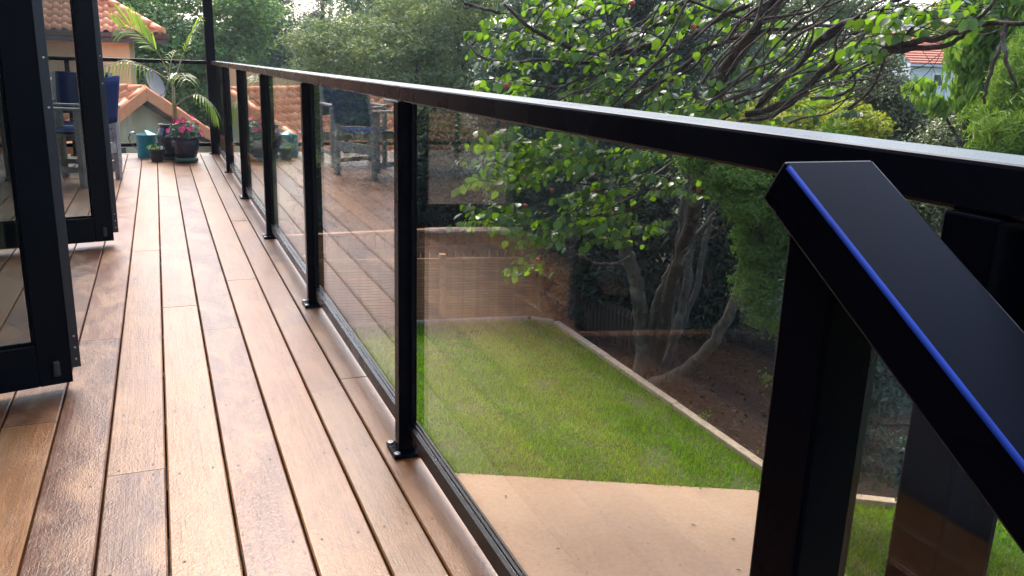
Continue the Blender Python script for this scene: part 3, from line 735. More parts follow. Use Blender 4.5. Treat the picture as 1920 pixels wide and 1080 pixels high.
# upper roof
upU = Vector((0, 1, .60)).normalized(); eU = Vector((.27, 24.5, 1.56)); su = 1/math.cos(math.atan(.6))
roof_plane(eU, Vector((1, 0, 0)), upU, [(-9, 0), (0, 0), (-3.0, 3.0*su), (-9, 3.0*su)], lambda x, y: x > -3.2 and y < 2.6)
upE = Vector((-1, 0, .6)).normalized()
roof_plane(eU, Vector((0, 1, 0)), upE, [(0, 0), (7, 0), (4, 3*su), (3, 3*su)], lambda x, y: False)
if stuffV:
    o = link('roof_tiles', np_mesh('roof_tiles', np.concatenate(stuffV), np.concatenate(stuffF), M['tile'], True), nh); o['kind'] = 'stuff'
# ridge, hip and verge pieces
def half_round(a, b, r, name, lift=.05, step=.36):
    a, b = Vector(a), Vector(b); L = (b-a).length; k = max(1, int(L/step)); d = (b-a)/k
    for i in range(k):
        p0, p1 = a+d*i, a+d*(i+1.12); pts = [p0, p0+(p1-p0)*.5, p1]
        m_ = MB().tube([q-NO+Vector((0, 0, lift)) for q in pts], [r*1.08, r, r*.92], 10); m_.obj(name, M['tile'], nh, smooth=True)
half_round(A-rdir*.05, V1+rdir*.4, .115, 'ridge_cap')
half_round(eU+Vector((-.05, .05, .03)), eU+Vector((-3.0, 3.0, 1.8)), .12, 'hip_cap')
half_round(eU+Vector((-9, 3.0, 1.82)), eU+Vector((-3.0, 3.0, 1.82)), .12, 'ridge_cap')
half_round(V1+Vector((-1.2, .7, .36)), V1+Vector((-.1, .0, .02)), .10, 'ridge_cap')
def verge(a, dirh, L, n_):
    for i in range(n_):
        t0, t1 = L*i/n_, L*(i+1.06)/n_
        p0 = Vector(a)+dirh*t0+Vector((0, 0, -PT*t0)); p1 = Vector(a)+dirh*t1+Vector((0, 0, -PT*t1)); lift = .012*(1-i % 2)
        off = -rdir*.10
        b = MB(); b.beam(p0-NO+off+Vector((0, 0, -.05+lift)), p1-NO+off+Vector((0, 0, -.05+lift)), .05, .24); b.obj('verge_tile', M['tile'], nh, bev=.01)
        b = MB(); b.tube([p0-NO+off*.4+Vector((0, 0, .07)), p1-NO+off*.4+Vector((0, 0, .06))], [.085, .075], 8); b.obj('verge_cap', M['tile'], nh, smooth=True)
verge(A, ldir, Lh, 9); verge(A, rr, Lr, 8)
# walls
gw = A+rdir*.28
wl_, wr_ = gw+ldir*4.1, gw+rr*3.3
b = MB(); zb = GZ-.05
pts = [Vector((wl_.x, wl_.y, zb)), Vector((wr_.x, wr_.y, zb)), Vector((wr_.x, wr_.y, A.z-PT*3.3-.14)), Vector((gw.x, gw.y, A.z-.16)), Vector((wl_.x, wl_.y, A.z-PT*4.1-.14))]
b.add([p-NO for p in pts]+[p-NO+rdir*.25 for p in pts], [(0, 1, 2, 3, 4), (9, 8, 7, 6, 5), (0, 5, 6, 1), (1, 6, 7, 2), (2, 7, 8, 3), (3, 8, 9, 4), (4, 9, 5, 0)])
b.obj('gable_wall', M['render_lo'], nh)
b = MB(); c0 = gw-rdir*.012+ldir*.15; b.beam(c0+ldir*.20-NO+Vector((0, 0, -1.37)), c0+ldir*.62-NO+Vector((0, 0, -1.37)), .03, .36); b.obj('vent_panel', M['fascia'], nh)
wy = 25.0; cx = -.60
MB().box(-9-NO.x, cx-NO.x, wy-NO.y, wy+6-NO.y, 0, 1.50-NO.z).obj('upper_wall', M['render_hi'], nh)
MB().box(-9-NO.x, eU.x+.02-NO.x, eU.y-.02-NO.y, wy-.004-NO.y, 1.502-NO.z, 1.53-NO.z).obj('soffit', M['fascia'], nh)
MB().box(-9-NO.x, eU.x+.05-NO.x, eU.y-.05-NO.y, eU.y-.022-NO.y, 1.34-NO.z, 1.57-NO.z).obj('fascia', M['fascia'], nh)
gp = [(-.13, .0), (-.11, -.08), (-.03, -.11), (0, -.11), (0, .03), (-.012, .03), (-.012, -.09), (-.11, -.06), (-.118, 0)]
MB().prism([(eU.y-.052-NO.y+p, 1.56-NO.z+q) for p, q in gp], 'x', -9-NO.x, eU.x+.1-NO.x).obj('gutter', M['fascia'], nh)
# satellite dish on the right slope
dp_ = at_y(290, 158, 20.9)
sd = thing('satellite_dish', 'grey satellite dish fixed to the orange ridge of the low gable', 'satellite dish', tuple(dp_))
prof = [(.001, .0)]+[(r, .35*r*r) for r in np.linspace(.05, .31, 8)]+[(.315, .036)]+[(r, .35*r*r-.008) for r in np.linspace(.31, .05, 8)]+[(.001, -.008)]
d_ = MB().lathe(prof, 28).obj('reflector', M['dishgrey'], sd, smooth=True); d_.rotation_euler = Vector((.75, -.55, .42)).to_track_quat('Z', 'Y').to_euler(); d_.scale = (.85, 1.05, 1)
nv_ = Vector((.75, -.55, .42)).normalized()
MB().tube([(0, 0, -.28), tuple(nv_*.25+Vector((0, 0, -.30))), tuple(nv_*.42+Vector((0, 0, -.06)))], .012, 6).obj('feed_arm', M['dishgrey'], sd)
MB().tube([tuple(nv_*.40+Vector((0, 0, -.07))), tuple(nv_*.52+Vector((0, 0, .02)))], .032, 8).obj('feed_horn', M['white'], sd)
MB().tube([tuple(-nv_*.02), (-.05, .05, -.22), (-.05, .08, -.5)], .022, 6).obj('bracket', M['fascia'], sd)

# ================================================================== FENCES, EDGING
f0 = at_z(780, 605, GZ)*np.array([1, 1, 0]); f1 = at_z(1010, 598, GZ)*np.array([1, 1, 0])
fdir = Vector(f1-f0).normalized(); F0 = Vector((f0[0], f0[1], GZ)); flen = (Vector(f1)-Vector(f0)).length
scr = thing('slatted_fence', 'orange brown screen fence of narrow horizontal slats behind the lawn', 'fence', tuple(F0), math.atan2(fdir.y, fdir.x))
fh = 1.04
posts_x = [-1.7, .42, flen]
for x in posts_x: MB().box(x-.05, x+.05, -.05, .05, 0, fh+.10).obj('post', M['fence'], scr, bev=.004)
MB().box(-1.64, .369, -.012, .012, fh-.03, fh+.03).obj('top_rail', M['fence'], scr)
MB().box(.471, flen-.051, -.012, .012, fh-.03, fh+.03).obj('top_rail', M['fence'], scr)
me1 = MB().box(.472, flen-.052, -.011, .011, 0, .035).mesh('slat', M['fence']); me2 = MB().box(-1.645, .368, -.011, .011, 0, .035).mesh('slat', M['fence'])
for k in range(21):
    z = .04+k*.0462
    for me_ in (me1, me2):
        o = link('slat', me_, scr, loc=(0, random.uniform(-.004, .004), z)); o.rotation_euler = (rad(random.uniform(-2.5, 2.5)), 0, 0)
MB().box(-1.6, flen, .052, .07, 0, fh).obj('gap_dark_sheet', M['fence_dark'], scr)  # dark sheet added behind the slats to make their gaps look shaded
for k in range(5):
    MB().box(flen+.055+k*.105, flen+.153+k*.105, -.014, .010, 0, fh+.02-.02*k).obj('board', M['fence'], scr)
bf = thing('board_fence', 'tall orange brown timber fence behind the slatted screen', 'fence', (3.0, 14.2, GZ))
for k in range(48):
    x = -3.6+k*.165; MB().box(x, x+.15, 0, .02, 0, 1.16+random.uniform(-.015, .015)-.004*max(0, k-32)).obj('board', M['fence'], bf)
MB().box(-3.6, 4.3, -.06, -.002, .8, .9).obj('rail', M['fence'], bf); MB().box(-3.65, 4.35, -.05, .07, 1.18, 1.22).obj('capping', M['fence'], bf)

ed = thing('garden_edging', 'pale timber edging between the lawn and the dark mulch bed', 'edging', (5.7, 9, GZ))
def timber(a, b, w=.11, h=.12, z=0.0):
    k = max(1, round(math.dist(a, b)/1.9)); a, b = Vector((*a, 0)), Vector((*b, 0))
    for i in range(k):
        p, q = a+(b-a)*(i/k), a+(b-a)*((i+1)/k); d = (q-p).normalized()*.002
        MB().beam(p+d-Vector((5.7, 9, 0))+Vector((0, 0, z+random.uniform(-.006, .006))), q-d-Vector((5.7, 9, 0))+Vector((0, 0, z)), w, h).obj('timber', M['sleeper'], ed, bev=.008)
timber((5.72, 6.42), (5.80, 11.86)); timber((5.78, 11.93), (5.50, 12.20)); timber((5.45, 12.23), (-2, 13.42), .09)
timber((6.12, 5.66), (5.74, 6.36)); timber((7.42, 4.80), (6.14, 5.62)); timber((9.0, 3.80), (7.44, 4.78))
n_ = 5200; X = RNG.uniform(5.7, 9.5, n_); Y = RNG.uniform(4.8, 12.2, n_); k = inside([(5.86, 6.5), (9.4, 4.6), (9.4, 12.2), (5.9, 11.9)], X, Y); X, Y = X[k], Y[k]; n_ = len(X)
P = np.stack([X, Y, GZ-.02+RNG.uniform(0, .015, n_)], 1); V, Fq = leaf_quads(P, unit(RNG.normal(size=(n_, 3))*.45+[0, 0, 1]), RNG.uniform(.03, .10, n_), .45)
M['litter'] = leaf_material('dead_leaf', (.006, .004, .003), (.035, .020, .012), .05)
tag(link('leaf_litter', np_mesh('leaf_litter', V, Fq, M['litter'])), kind='stuff')
pk = thing('picket_fence', 'low dark picket fence in the shade behind the edging', 'fence', (6.1, 11.6, GZ))
pme = MB().box(-.03, .03, -.01, .01, 0, .62).mesh('picket', M['fence_dark'])
for k in range(26): link('picket', pme, pk, loc=(.02+k*.012, -k*.10+.2, random.uniform(-.02, .01)))
MB().beam((.04, .25, .5), (.34, -2.4, .5), .02, .05).obj('rail', M['fence_dark'], pk)
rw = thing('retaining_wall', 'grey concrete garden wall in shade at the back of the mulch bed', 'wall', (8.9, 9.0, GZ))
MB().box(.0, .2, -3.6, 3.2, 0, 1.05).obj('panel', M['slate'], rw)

# leaf litter on the patio and lawn
for i, (px, py) in enumerate([(948, 931), (1127, 961), (1064, 1003), (1046, 1030), (1240, 1052), (1320, 1035), (1375, 1012), (1010, 1060), (1180, 990), (1300, 985), (1275, 1062), (1100, 1075), (1385, 1070), (1085, 1050), (1215, 1020)]):
    p = at_z(px, py, GZ+.016); V, Fq = leaf_quads(np.array([[0, 0, .006]]), np.array([[.2, .1, 1.0]]), .03 if i % 3 else .055, .4)
    o = link('fallen_leaf', np_mesh('fallen_leaf', V, Fq, M['bark_dark']), loc=tuple(p))
    tag(o, 'small dark fallen leaf on the pale patio', 'leaf', 'fallen leaves on the patio')

# ================================================================== FAR HOUSES ON THE RIGHT
wh = thing('weatherboard_house', 'white weatherboard house with a red tiled roof far off among trees', 'house', tuple(at_d(1740, 160, 46)))
WO = Vector(at_d(1740, 160, 46)); e = Vector((_r0[0], _r0[1], 0)); nf = Vector((-_f[0], -_f[1], 0)).normalized(); e = Vector((-nf.y, nf.x, 0))
def wp(px, py, d): return Vector(at_d(px, py, d))-WO
mt = Matrix((e, -nf, Vector((0, 0, 1)))).transposed().to_4x4()
def wbox(n, m, a0, a1, d0, d1, z0, z1, par=wh): return MB().box(a0, a1, d0, d1, z0, z1, mt).obj(n, m, par)
S46 = 46*1.03/F
wx = lambda px: (px-1740)*S46; wz = lambda py: (160-py)*S46
wbox('wall', M['weather'], wx(1712), wx(1779), .2, 5, -3.0, wz(131))
for k in range(16):
    z = -1.1+k*.135
    if z < wz(131)-.1: wbox('weatherboard', M['weather'], wx(1712)-.01, wx(1779)+.01, .155+.002*(k % 2), .199, z, z+.125)
wbox('eave', M['weather'], wx(1704), wx(1784), -.25, .2, wz(131), wz(127))
wbox('downpipe', M['weather'], wx(1770), wx(1773), .04, .12, -2, wz(131))
wf = wbox('window', M['white'], wx(1746), wx(1767), .10, .154, wz(162), wz(140)); wbox('pane', M['darkpane'], wx(1749.5), wx(1763.5), .085, .0995, wz(160), wz(143.5), wf)
for k in range(13):
    t = k/13; z0 = wz(127)+t*(wz(76)-wz(127)); z1 = wz(127)+(t+1/12.4)*(wz(76)-wz(127)); d0 = -.3+t*3.2
    xa = wx(1703-4*t)+0; xb = wx(1790)
    b = MB(); v = [Vector((x, y, z)) for (y, z) in ((d0, z0+.05), (d0+.27, z1+.0), (d0+.27, z1-.05), (d0, z0-.01)) for x in (xa, xb)]
    v = [mt @ q for q in v]; b.add(v, [(0, 1, 3, 2), (2, 3, 5, 4), (4, 5, 7, 6), (6, 7, 1, 0), (0, 2, 4, 6), (1, 7, 5, 3)]); b.obj('tile_course', M['redtile'], wh)
wbox('roof_wing', M['redtile'], wx(1786), wx(1836), 1.0, 4.0, wz(110), wz(97))
wbox('chimney', M['redtile'], wx(1800), wx(1812), 2.0, 2.6, wz(97), wz(82))
sh = thing('slate_roof_house', 'house with a dark hipped slate roof behind the white one', 'house', tuple(at_d(1728, 100, 60)))
S60 = 60*1.03/F; sx = lambda px: (px-1728)*S60; sz = lambda py: (100-py)*S60
v = [Vector(q) for q in ((sx(1690), 0, sz(75)), (sx(1768), 0, sz(75)), (sx(1768), 6, sz(75)), (sx(1690), 6, sz(75)), (sx(1706), 2.6, sz(52)), (sx(1733), 2.6, sz(52)))]
MB().add([mt @ q for q in v], [(0, 1, 5, 4), (1, 2, 5), (2, 3, 4, 5), (3, 0, 4), (3, 2, 1, 0)]).obj('roof', M['slate'], sh)
MB().box(sx(1694), sx(1764), .4, 5.6, -6, sz(75)-.01, mt).obj('wall', M['weather'], sh)

# ================================================================== TREES AND SHRUBS
def tree(name, label, cat, dist, blobs, m, leaf, aspect, n_clump, clump_r, per, droop=0, up=.5, trunk=None, tm='bark_dark', group=None, depth=.85, shell=(.6, 1.05), base=None, flat=.75):
    """blobs: (sight x, sight y, half width, half height[, distance]) sized at their own distance"""
    B = []
    for q in blobs:
        d = q[4] if len(q) > 4 else dist*(1+random.uniform(-.03, .03)); s = d*1.03/F
        B.append((at_d(q[0], q[1], d), np.array([q[2]*s, q[2]*s*depth, q[3]*s])))
    bs = at_d(blobs[0][0], 300, dist) if base is None else np.array(base); z0 = GZ
    t = thing(name, label, cat, (bs[0], bs[1], z0), 0, group)
    off = np.array([bs[0], bs[1], z0])
    V, Fq = clump_leaves([(c-off, r) for c, r in B], n_clump, clump_r, per, leaf, aspect, droop, up, shell, flat)
    o = link('crown', np_mesh('crown', V, Fq, M[m]), t); o['kind'] = 'stuff'
    cs = sorted(B, key=lambda q: q[0][2]); top_ = cs[-1][0]-off; mid = cs[len(cs)//2][0]-off
    r = max(.05, .018*dist**.7)
    pth = smooth_path([np.array([0, 0, -.1]), np.array([mid[0]*.15, mid[1]*.1, mid[2]*.5]), mid*.9+np.array([0, 0, .05]), top_*.92], 4)
    MB().tube(pth, list(np.linspace(r, r*.25, len(pth))), 7).obj('trunk', M[tm], t, smooth=True)
    for c, rr_ in B[:: max(1, len(B)//6)]:
        p1 = c-off; MB().tube(smooth_path([pth[len(pth)//2], (np.array(pth[len(pth)//2])+p1)/2+np.array([0, 0, .1*rr_[2]]), p1], 4), list(np.linspace(r*.4, r*.1, 9)), 5).obj('branch', M[tm], t, smooth=True)
    return t

tree('broadleaf_tree', 'green tree with rounded leaf clumps behind the tiled house', 'tree', 34, [(330, 60, 90, 80), (260, 30, 60, 55), (420, 40, 65, 80), (445, 110, 40, 60), (380, 150, 80, 70), (300, 150, 70, 60), (415, 205, 60, 60), (330, 225, 90, 70), (250, 110, 40, 60), (370, 270, 80, 60), (200, 60, 60, 60), (440, 180, 40, 40)], 'puriri', .17, .6, 210, 1.0, 260, up=.9, shell=(.85, 1.1), flat=.72)
tree('broadleaf_tree', 'hazy blue green airy tree left of the sky gap', 'tree', 42, [(520, 25, 42, 60), (545, 85, 60, 50), (500, 60, 40, 60), (570, 130, 60, 50), (505, 140, 50, 50), (470, 10, 40, 50), (530, 190, 60, 50), (480, 200, 60, 60)], 'bluegreen', .13, .5, 420, .7, 110)
tree('conifer', 'narrow dark conifer standing against the white sky gap', 'tree', 48, [(604, 20, 14, 40), (598, 60, 22, 40), (606, -25, 10, 30)], 'darkleaf', .14, .3, 90, .5, 90)
tree('conifer', 'broad dark conifer right of the white sky gap', 'tree', 46, [(690, -5, 42, 34), (660, 45, 40, 25), (735, 10, 50, 50), (800, -10, 60, 40), (770, -40, 60, 40)], 'bluegreen', .14, .35, 240, .6, 90)
tree('kanuka_tree', 'large grey green fine leaved tree above the railing, left of centre', 'tree', 25, [(650, 100, 70, 50), (600, 130, 55, 50), (720, 66, 80, 50), (790, 45, 70, 55), (850, 90, 80, 70), (760, 130, 90, 60), (680, 170, 75, 50), (885, 175, 60, 60), (820, 195, 80, 60), (930, 30, 65, 60), (910, 250, 60, 80), (830, 270, 70, 60), (700, 230, 85, 60), (560, 165, 45, 30), (610, 230, 60, 60), (980, 90, 60, 70), (870, 10, 70, 50), (770, 310, 90, 60), (640, 300, 90, 60), (1000, 190, 60, 80)], 'kanuka', .12, .42, 560, .62, 135, up=.7, shell=(.7, 1.18), flat=.5)
tree('broadleaf_tree', 'tall dark tree filling the gap behind the large grey green tree', 'tree', 34, [(700, 60, 90, 70), (620, 110, 70, 60), (800, 60, 100, 80), (900, 60, 100, 90), (1000, 40, 100, 90), (780, 20, 80, 40), (900, 20, 100, 40), (1020, 10, 100, 40), (700, 160, 90, 70), (850, 170, 100, 80), (960, 150, 80, 80), (1100, 0, 90, 80), (600, 190, 80, 70)], 'bluegreen', .15, .5, 700, .6, 90)
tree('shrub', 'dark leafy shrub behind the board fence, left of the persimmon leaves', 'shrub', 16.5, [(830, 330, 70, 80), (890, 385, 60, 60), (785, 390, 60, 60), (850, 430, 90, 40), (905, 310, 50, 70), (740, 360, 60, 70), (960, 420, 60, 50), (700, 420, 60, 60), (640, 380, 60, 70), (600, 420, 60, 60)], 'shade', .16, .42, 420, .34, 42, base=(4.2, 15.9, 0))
tree('narrow_leaved_tree', 'dark glossy narrow leaved tree behind the persimmon branches', 'tree', 14.5, [(1080, 110, 80, 70), (1010, 60, 80, 60), (975, 140, 75, 60), (935, 240, 55, 70), (1150, 60, 80, 60), (935, 320, 50, 50), (1000, 250, 80, 70), (1060, 190, 70, 60), (1000, 340, 80, 60), (1250, 60, 90, 60), (1190, 150, 80, 70), (1110, 270, 80, 70), (1230, 240, 80, 80), (1100, 370, 80, 60), (1200, 340, 80, 60), (1000, 410, 70, 40), (1330, 100, 80, 70), (1090, -20, 100, 50), (1330, 260, 70, 80), (1250, -10, 100, 50)], 'olive', .105, .26, 1150, .36, 80, up=.3)
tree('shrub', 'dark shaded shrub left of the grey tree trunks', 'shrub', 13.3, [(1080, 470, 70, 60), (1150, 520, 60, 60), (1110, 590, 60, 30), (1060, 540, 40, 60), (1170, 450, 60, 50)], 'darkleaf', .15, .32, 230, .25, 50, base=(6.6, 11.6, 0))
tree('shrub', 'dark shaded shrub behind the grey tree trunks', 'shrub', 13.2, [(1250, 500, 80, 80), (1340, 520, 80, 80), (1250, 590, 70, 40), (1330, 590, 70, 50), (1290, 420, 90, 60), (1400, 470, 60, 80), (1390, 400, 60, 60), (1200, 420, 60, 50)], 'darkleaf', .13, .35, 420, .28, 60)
tree('fine_leaved_bush', 'bright fine leaved bush just left of the stair handrail', 'bush', 8.6, [(1410, 355, 70, 55), (1440, 430, 60, 70), (1430, 520, 45, 60), (1375, 330, 55, 40), (1450, 585, 30, 40), (1470, 300, 60, 40), (1500, 400, 60, 100), (1540, 320, 60, 60), (1330, 300, 50, 30)], 'brightbush', .05, .35, 560, .17, 110, up=.5, base=(6.2, 6.9, 0))
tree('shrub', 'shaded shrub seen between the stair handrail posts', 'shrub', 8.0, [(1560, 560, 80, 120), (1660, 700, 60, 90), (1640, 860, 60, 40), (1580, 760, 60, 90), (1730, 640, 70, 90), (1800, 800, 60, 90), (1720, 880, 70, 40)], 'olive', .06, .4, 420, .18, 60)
hedge_blobs = [(1690, 232, 60, 48), (1640, 165, 38, 50), (1640, 235, 60, 50), (1780, 258, 80, 40), (1740, 290, 100, 50), (1610, 130, 35, 40), (1550, 290, 120, 60), (1700, 350, 150, 70), (1668, 190, 30, 36)]
tree('hedge', 'dense dark small leaved hedge above the rail, below the white house', 'hedge', 15.5, hedge_blobs, 'hedge', .062, .5, 900, .28, 110, up=.4)
tree('hedge', 'brownish small leaved hedge at the right end of the rail', 'hedge', 14.5, [(1830, 255, 60, 50), (1880, 275, 60, 45), (1800, 280, 60, 40), (1900, 330, 80, 60), (1800, 400, 140, 70)], 'hedge', .062, .5, 420, .26, 100, up=.4)
tree('shrub', 'yellow green shrub just above the rail, left of the dark hedge', 'shrub', 12.8, [(1540, 218, 40, 22), (1585, 232, 50, 20), (1625, 246, 34, 16), (1605, 212, 16, 14), (1485, 238, 45, 26), (1430, 222, 40, 28), (1380, 235, 50, 34), (1560, 200, 12, 12)], 'yellowgreen', .065, .42, 300, .15, 46, shell=(.45, 1.35))
tree('drooping_tree', 'tree with large drooping green leaves in front of the white house', 'tree', 12.0, [(1855, 105, 42, 46), (1815, 118, 20, 30), (1900, 40, 50, 50), (1860, 180, 44, 36), (1822, 165, 24, 24), (1790, 92, 12, 10), (1910, 120, 40, 60), (1840, 10, 50, 26), (1930, 180, 40, 50), (1825, 195, 24, 16), (1765, 205, 26, 10), (1720, 168, 14, 8)], 'bigleaf', .15, .42, 300, .17, 26, droop=1.6, up=.1)
tree('bamboo', 'pale lime bamboo clump at the right edge of the view', 'bamboo', 10.5, [(1900, 200, 36, 60), (1885, 270, 40, 40), (1925, 150, 30, 60), (1930, 260, 40, 70), (1860, 235, 26, 26)], 'bamboo', .13, .10, 280, .22, 50, droop=.8, up=.2)
tree('broadleaf_tree', 'distant rounded green tree below the right sky gap', 'tree', 70, [(1725, 62, 40, 14), (1760, 60, 40, 26), (1790, 50, 40, 40), (1660, 80, 30, 20)], 'puriri', .28, .6, 150, .9, 90)
tree('broadleaf_tree', 'tall green tree behind the tangled branches at top right', 'tree', 32, [(1500, 60, 90, 80), (1400, 80, 90, 90), (1580, 90, 60, 80), (1450, 150, 100, 60), (1600, 20, 50, 40), (1500, -20, 100, 60), (1380, -10, 90, 60), (1560, 180, 90, 60), (1640, 110, 40, 50)], 'kanuka', .12, .5, 620, .55, 90)
tree('broadleaf_tree', 'tall yellowish green tree behind the drooping leaves at far right', 'tree', 30, [(1840, 40, 60, 60), (1900, 20, 60, 80), (1790, 20, 24, 50), (1930, 120, 60, 80), (1830, 130, 40, 50), (1870, 200, 60, 60), (1990, 60, 80, 90), (1990, 200, 80, 90)], 'yellowgreen', .14, .5, 380, .5, 90)
# far woods that read as one mass
def woods():
    bl = []
    for k in range(70):
        az = rad(-22+k*1.25); 
        el = rad(random.uniform(-3, 1.2)); d = random.uniform(54, 62) if True else 0
        if 43.5 < math.degrees(az) < 48.5 or 7.8 < math.degrees(az) < 12: el = rad(random.uniform(-4, -1.2))
        c = np.array([math.sin(az)*d, math.cos(az)*d, H+math.tan(el)*d-1.0]); r = random.uniform(2.0, 3.4); bl.append((c, np.array([r*1.3, r, r*1.2])))
        bl.append((c-np.array([0, 0, 3.2]), np.array([r*1.3, r, r*1.2])))
    V, Fq = clump_leaves(bl, 1900, 1.0, 70, .3, .6)
    o = link('distant_woods', np_mesh('distant_woods', V, Fq, M['bluegreen'])); tag(o, kind='stuff')
woods()

# ---- persimmon tree: trunks, limbs, twigs, big leaves, fruit
PB = at_z(1205, 705, GZ)
pt_ = thing('persimmon_tree', 'spreading persimmon tree with grey trunks, tangled limbs and large bright leaves', 'tree', (PB[0], PB[1], GZ))
POFF = np.array([PB[0], PB[1], GZ])
def limb(name, pts, r0, r1, m, k=5, n=8):
    P_ = [at_d(*q)-POFF for q in pts]; pth = smooth_path(P_, k)
    pth = [p+RNG.normal(size=3)*min(r0, .05)*.25 if 0 < i < len(pth)-1 else p for i, p in enumerate(pth)]
    return MB().tube(pth, list(np.linspace(r0, r1, len(pth))), n).obj(name, M[m], pt_, smooth=True), pth
D0 = math.hypot(PB[0], PB[1])
limb('trunk', [(1203, 712, D0), (1206, 640, D0), (1198, 560, D0-.1), (1183, 495, D0-.3), (1166, 440, D0-.6), (1150, 395, D0-1.0), (1110, 330, D0-1.6)], .125, .06, 'bark_grey')
limb('trunk', [(1222, 700, D0-.05), (1240, 640, D0-.1), (1252, 560, D0-.3), (1276, 480, D0-.5), (1298, 400, D0-.9), (1312, 320, D0-1.3), (1330, 225, D0-1.8), (1350, 150, D0-2.2), (1395, 75, D0-2.5), (1450, 0, D0-2.8), (1490, -60, D0-3)], .085, .07, 'bark_brown', 5, 9)
limb('trunk', [(1245, 690, D0+.2), (1275, 600, D0+.2), (1290, 500, D0+.1), (1300, 430, D0), (1318, 340, D0-.3), (1325, 260, D0-.5), (1300, 160, D0-.8)], .07, .04, 'bark_grey')
limb('trunk', [(1258, 660, D0+.3), (1268, 560, D0+.3), (1272, 470, D0+.3), (1282, 380, D0+.2), (1290, 300, D0)], .055, .035, 'bark_grey')
limb('trunk', [(1210, 640, D0-.05), (1232, 560, D0-.1), (1262, 500, D0-.2), (1300, 450, D0-.3), (1340, 400, D0-.4)], .06, .03, 'bark_grey')
limb('trunk', [(1215, 728, D0-.3), (1290, 690, D0-.6), (1350, 622, D0-.8), (1384, 545, D0-.9), (1396, 470, D0-1.0), (1400, 400, D0-1.2)], .085, .05, 'bark_grey')
limb('trunk', [(1333, 230, D0-1.8), (1336, 190, D0-1.9), (1352, 140, D0-2.0)], .083, .082, 'bark_orange')
limb('trunk', [(1250, 670, D0+.4), (1300, 560, D0+.4), (1322, 450, D0+.3), (1345, 360, D0+.2), (1360, 300, D0)], .05, .03, 'bark_grey')
limb('trunk', [(1262, 640, D0+.5), (1290, 520, D0+.5), (1288, 420, D0+.5), (1310, 300, D0+.4)], .06, .04, 'bark_grey')
limbs = [
 [(1345, 160, 8.6), (1385, 90, 8.4), (1440, 30, 8.2), (1490, -40, 8)],
 [(1400, 215, 8.3), (1480, 190, 8.0), (1555, 125, 7.7), (1640, 92, 7.5), (1750, 74, 7.3), (1835, 47, 7.2), (1925, 44, 7.0)],
 [(1640, 95, 7.5), (1760, 88, 7.3), (1810, 62, 7.2), (1850, 20, 7.0), (1880, -20, 7)],
 [(1420, 205, 8.4), (1480, 135, 8.1), (1560, 55, 7.8), (1650, 20, 7.6), (1720, -20, 7.5)],
 [(1440, 180, 8.2), (1520, 95, 8.0), (1610, 35, 7.8), (1705, 2, 7.6)],
 [(1060, 178, 8.2), (1130, 112, 8.3), (1215, 45, 8.4), (1290, 0, 8.4), (1340, -40, 8.4)],
 [(1130, 215, 8.0), (1230, 120, 8.1), (1330, 45, 8.2), (1410, 5, 8.2)],
 [(1170, 200, 8.2), (1260, 140, 8.3), (1340, 85, 8.4), (1430, 60, 8.3), (1520, 50, 8.2), (1640, 38, 8.0)],
 [(870, 6, 8.5), (930, 22, 8.5), (935, 20, 8.5)],
 [(945, 8, 8.2), (1000, 55, 8.2), (1075, 92, 8.3), (1145, 102, 8.4), (1230, 80, 8.5)],
 [(878, 82, 8.4), (900, 105, 8.3), (945, 120, 8.3), (1010, 112, 8.3), (1085, 118, 8.4), (1180, 110, 8.5)],
 [(980, 158, 8.0), (1060, 160, 8.1), (1120, 120, 8.3), (1200, 70, 8.4), (1260, 20, 8.5)],
 [(1000, 338, 8.6), (1060, 342, 8.7), (1125, 345, 8.9), (1200, 325, 9.1), (1290, 270, 9.2), (1330, 225, 9.3)],
 [(1040, 435, 8.8), (1110, 425, 9.0), (1190, 385, 9.1), (1260, 330, 9.1), (1325, 255, 9.2)],
 [(985, 470, 8.6), (1060, 415, 8.8), (1130, 398, 9.0), (1185, 360, 9.2), (1270, 300, 9.3)],
 [(1088, 478, 9.6), (1110, 492, 9.8), (1150, 495, 10.0), (1180, 480, 10.2)],
 [(1890, 40, 7.1), (1870, 100, 7.0), (1850, 160, 6.9), (1846, 195, 6.9)],
 [(1880, 62, 7.0), (1885, 110, 6.95), (1905, 165, 6.9)],
 [(1520, 185, 7.8), (1570, 180, 7.75), (1602, 160, 7.7), (1598, 135, 7.7)],
 [(1690, 96, 7.4), (1696, 70, 7.4), (1712, 52, 7.4)],
 [(1400, 225, 8.2), (1450, 218, 8.0), (1510, 170, 7.8), (1560, 110, 7.7), (1575, 60, 7.7), (1640, 10, 7.6)],
 [(1290, 0, 8.2), (1400, 35, 8.0), (1520, 20, 7.8), (1600, -10, 7.7)],
]
tips = []
for i, L_ in enumerate(limbs):
    r0 = .014+.014*random.random(); r0 = {0: .05, 1: .034, 3: .034, 4: .026}.get(i, r0)
    o, pth = limb('branch', L_, r0 if i not in (5, 6, 9, 10, 11, 12, 13, 14) else r0*.45, r0*.5 if i not in (5, 6, 9, 10, 11, 12, 13, 14) else r0*1.2, 'bark_brown', 5, 6); tips.append(pth)
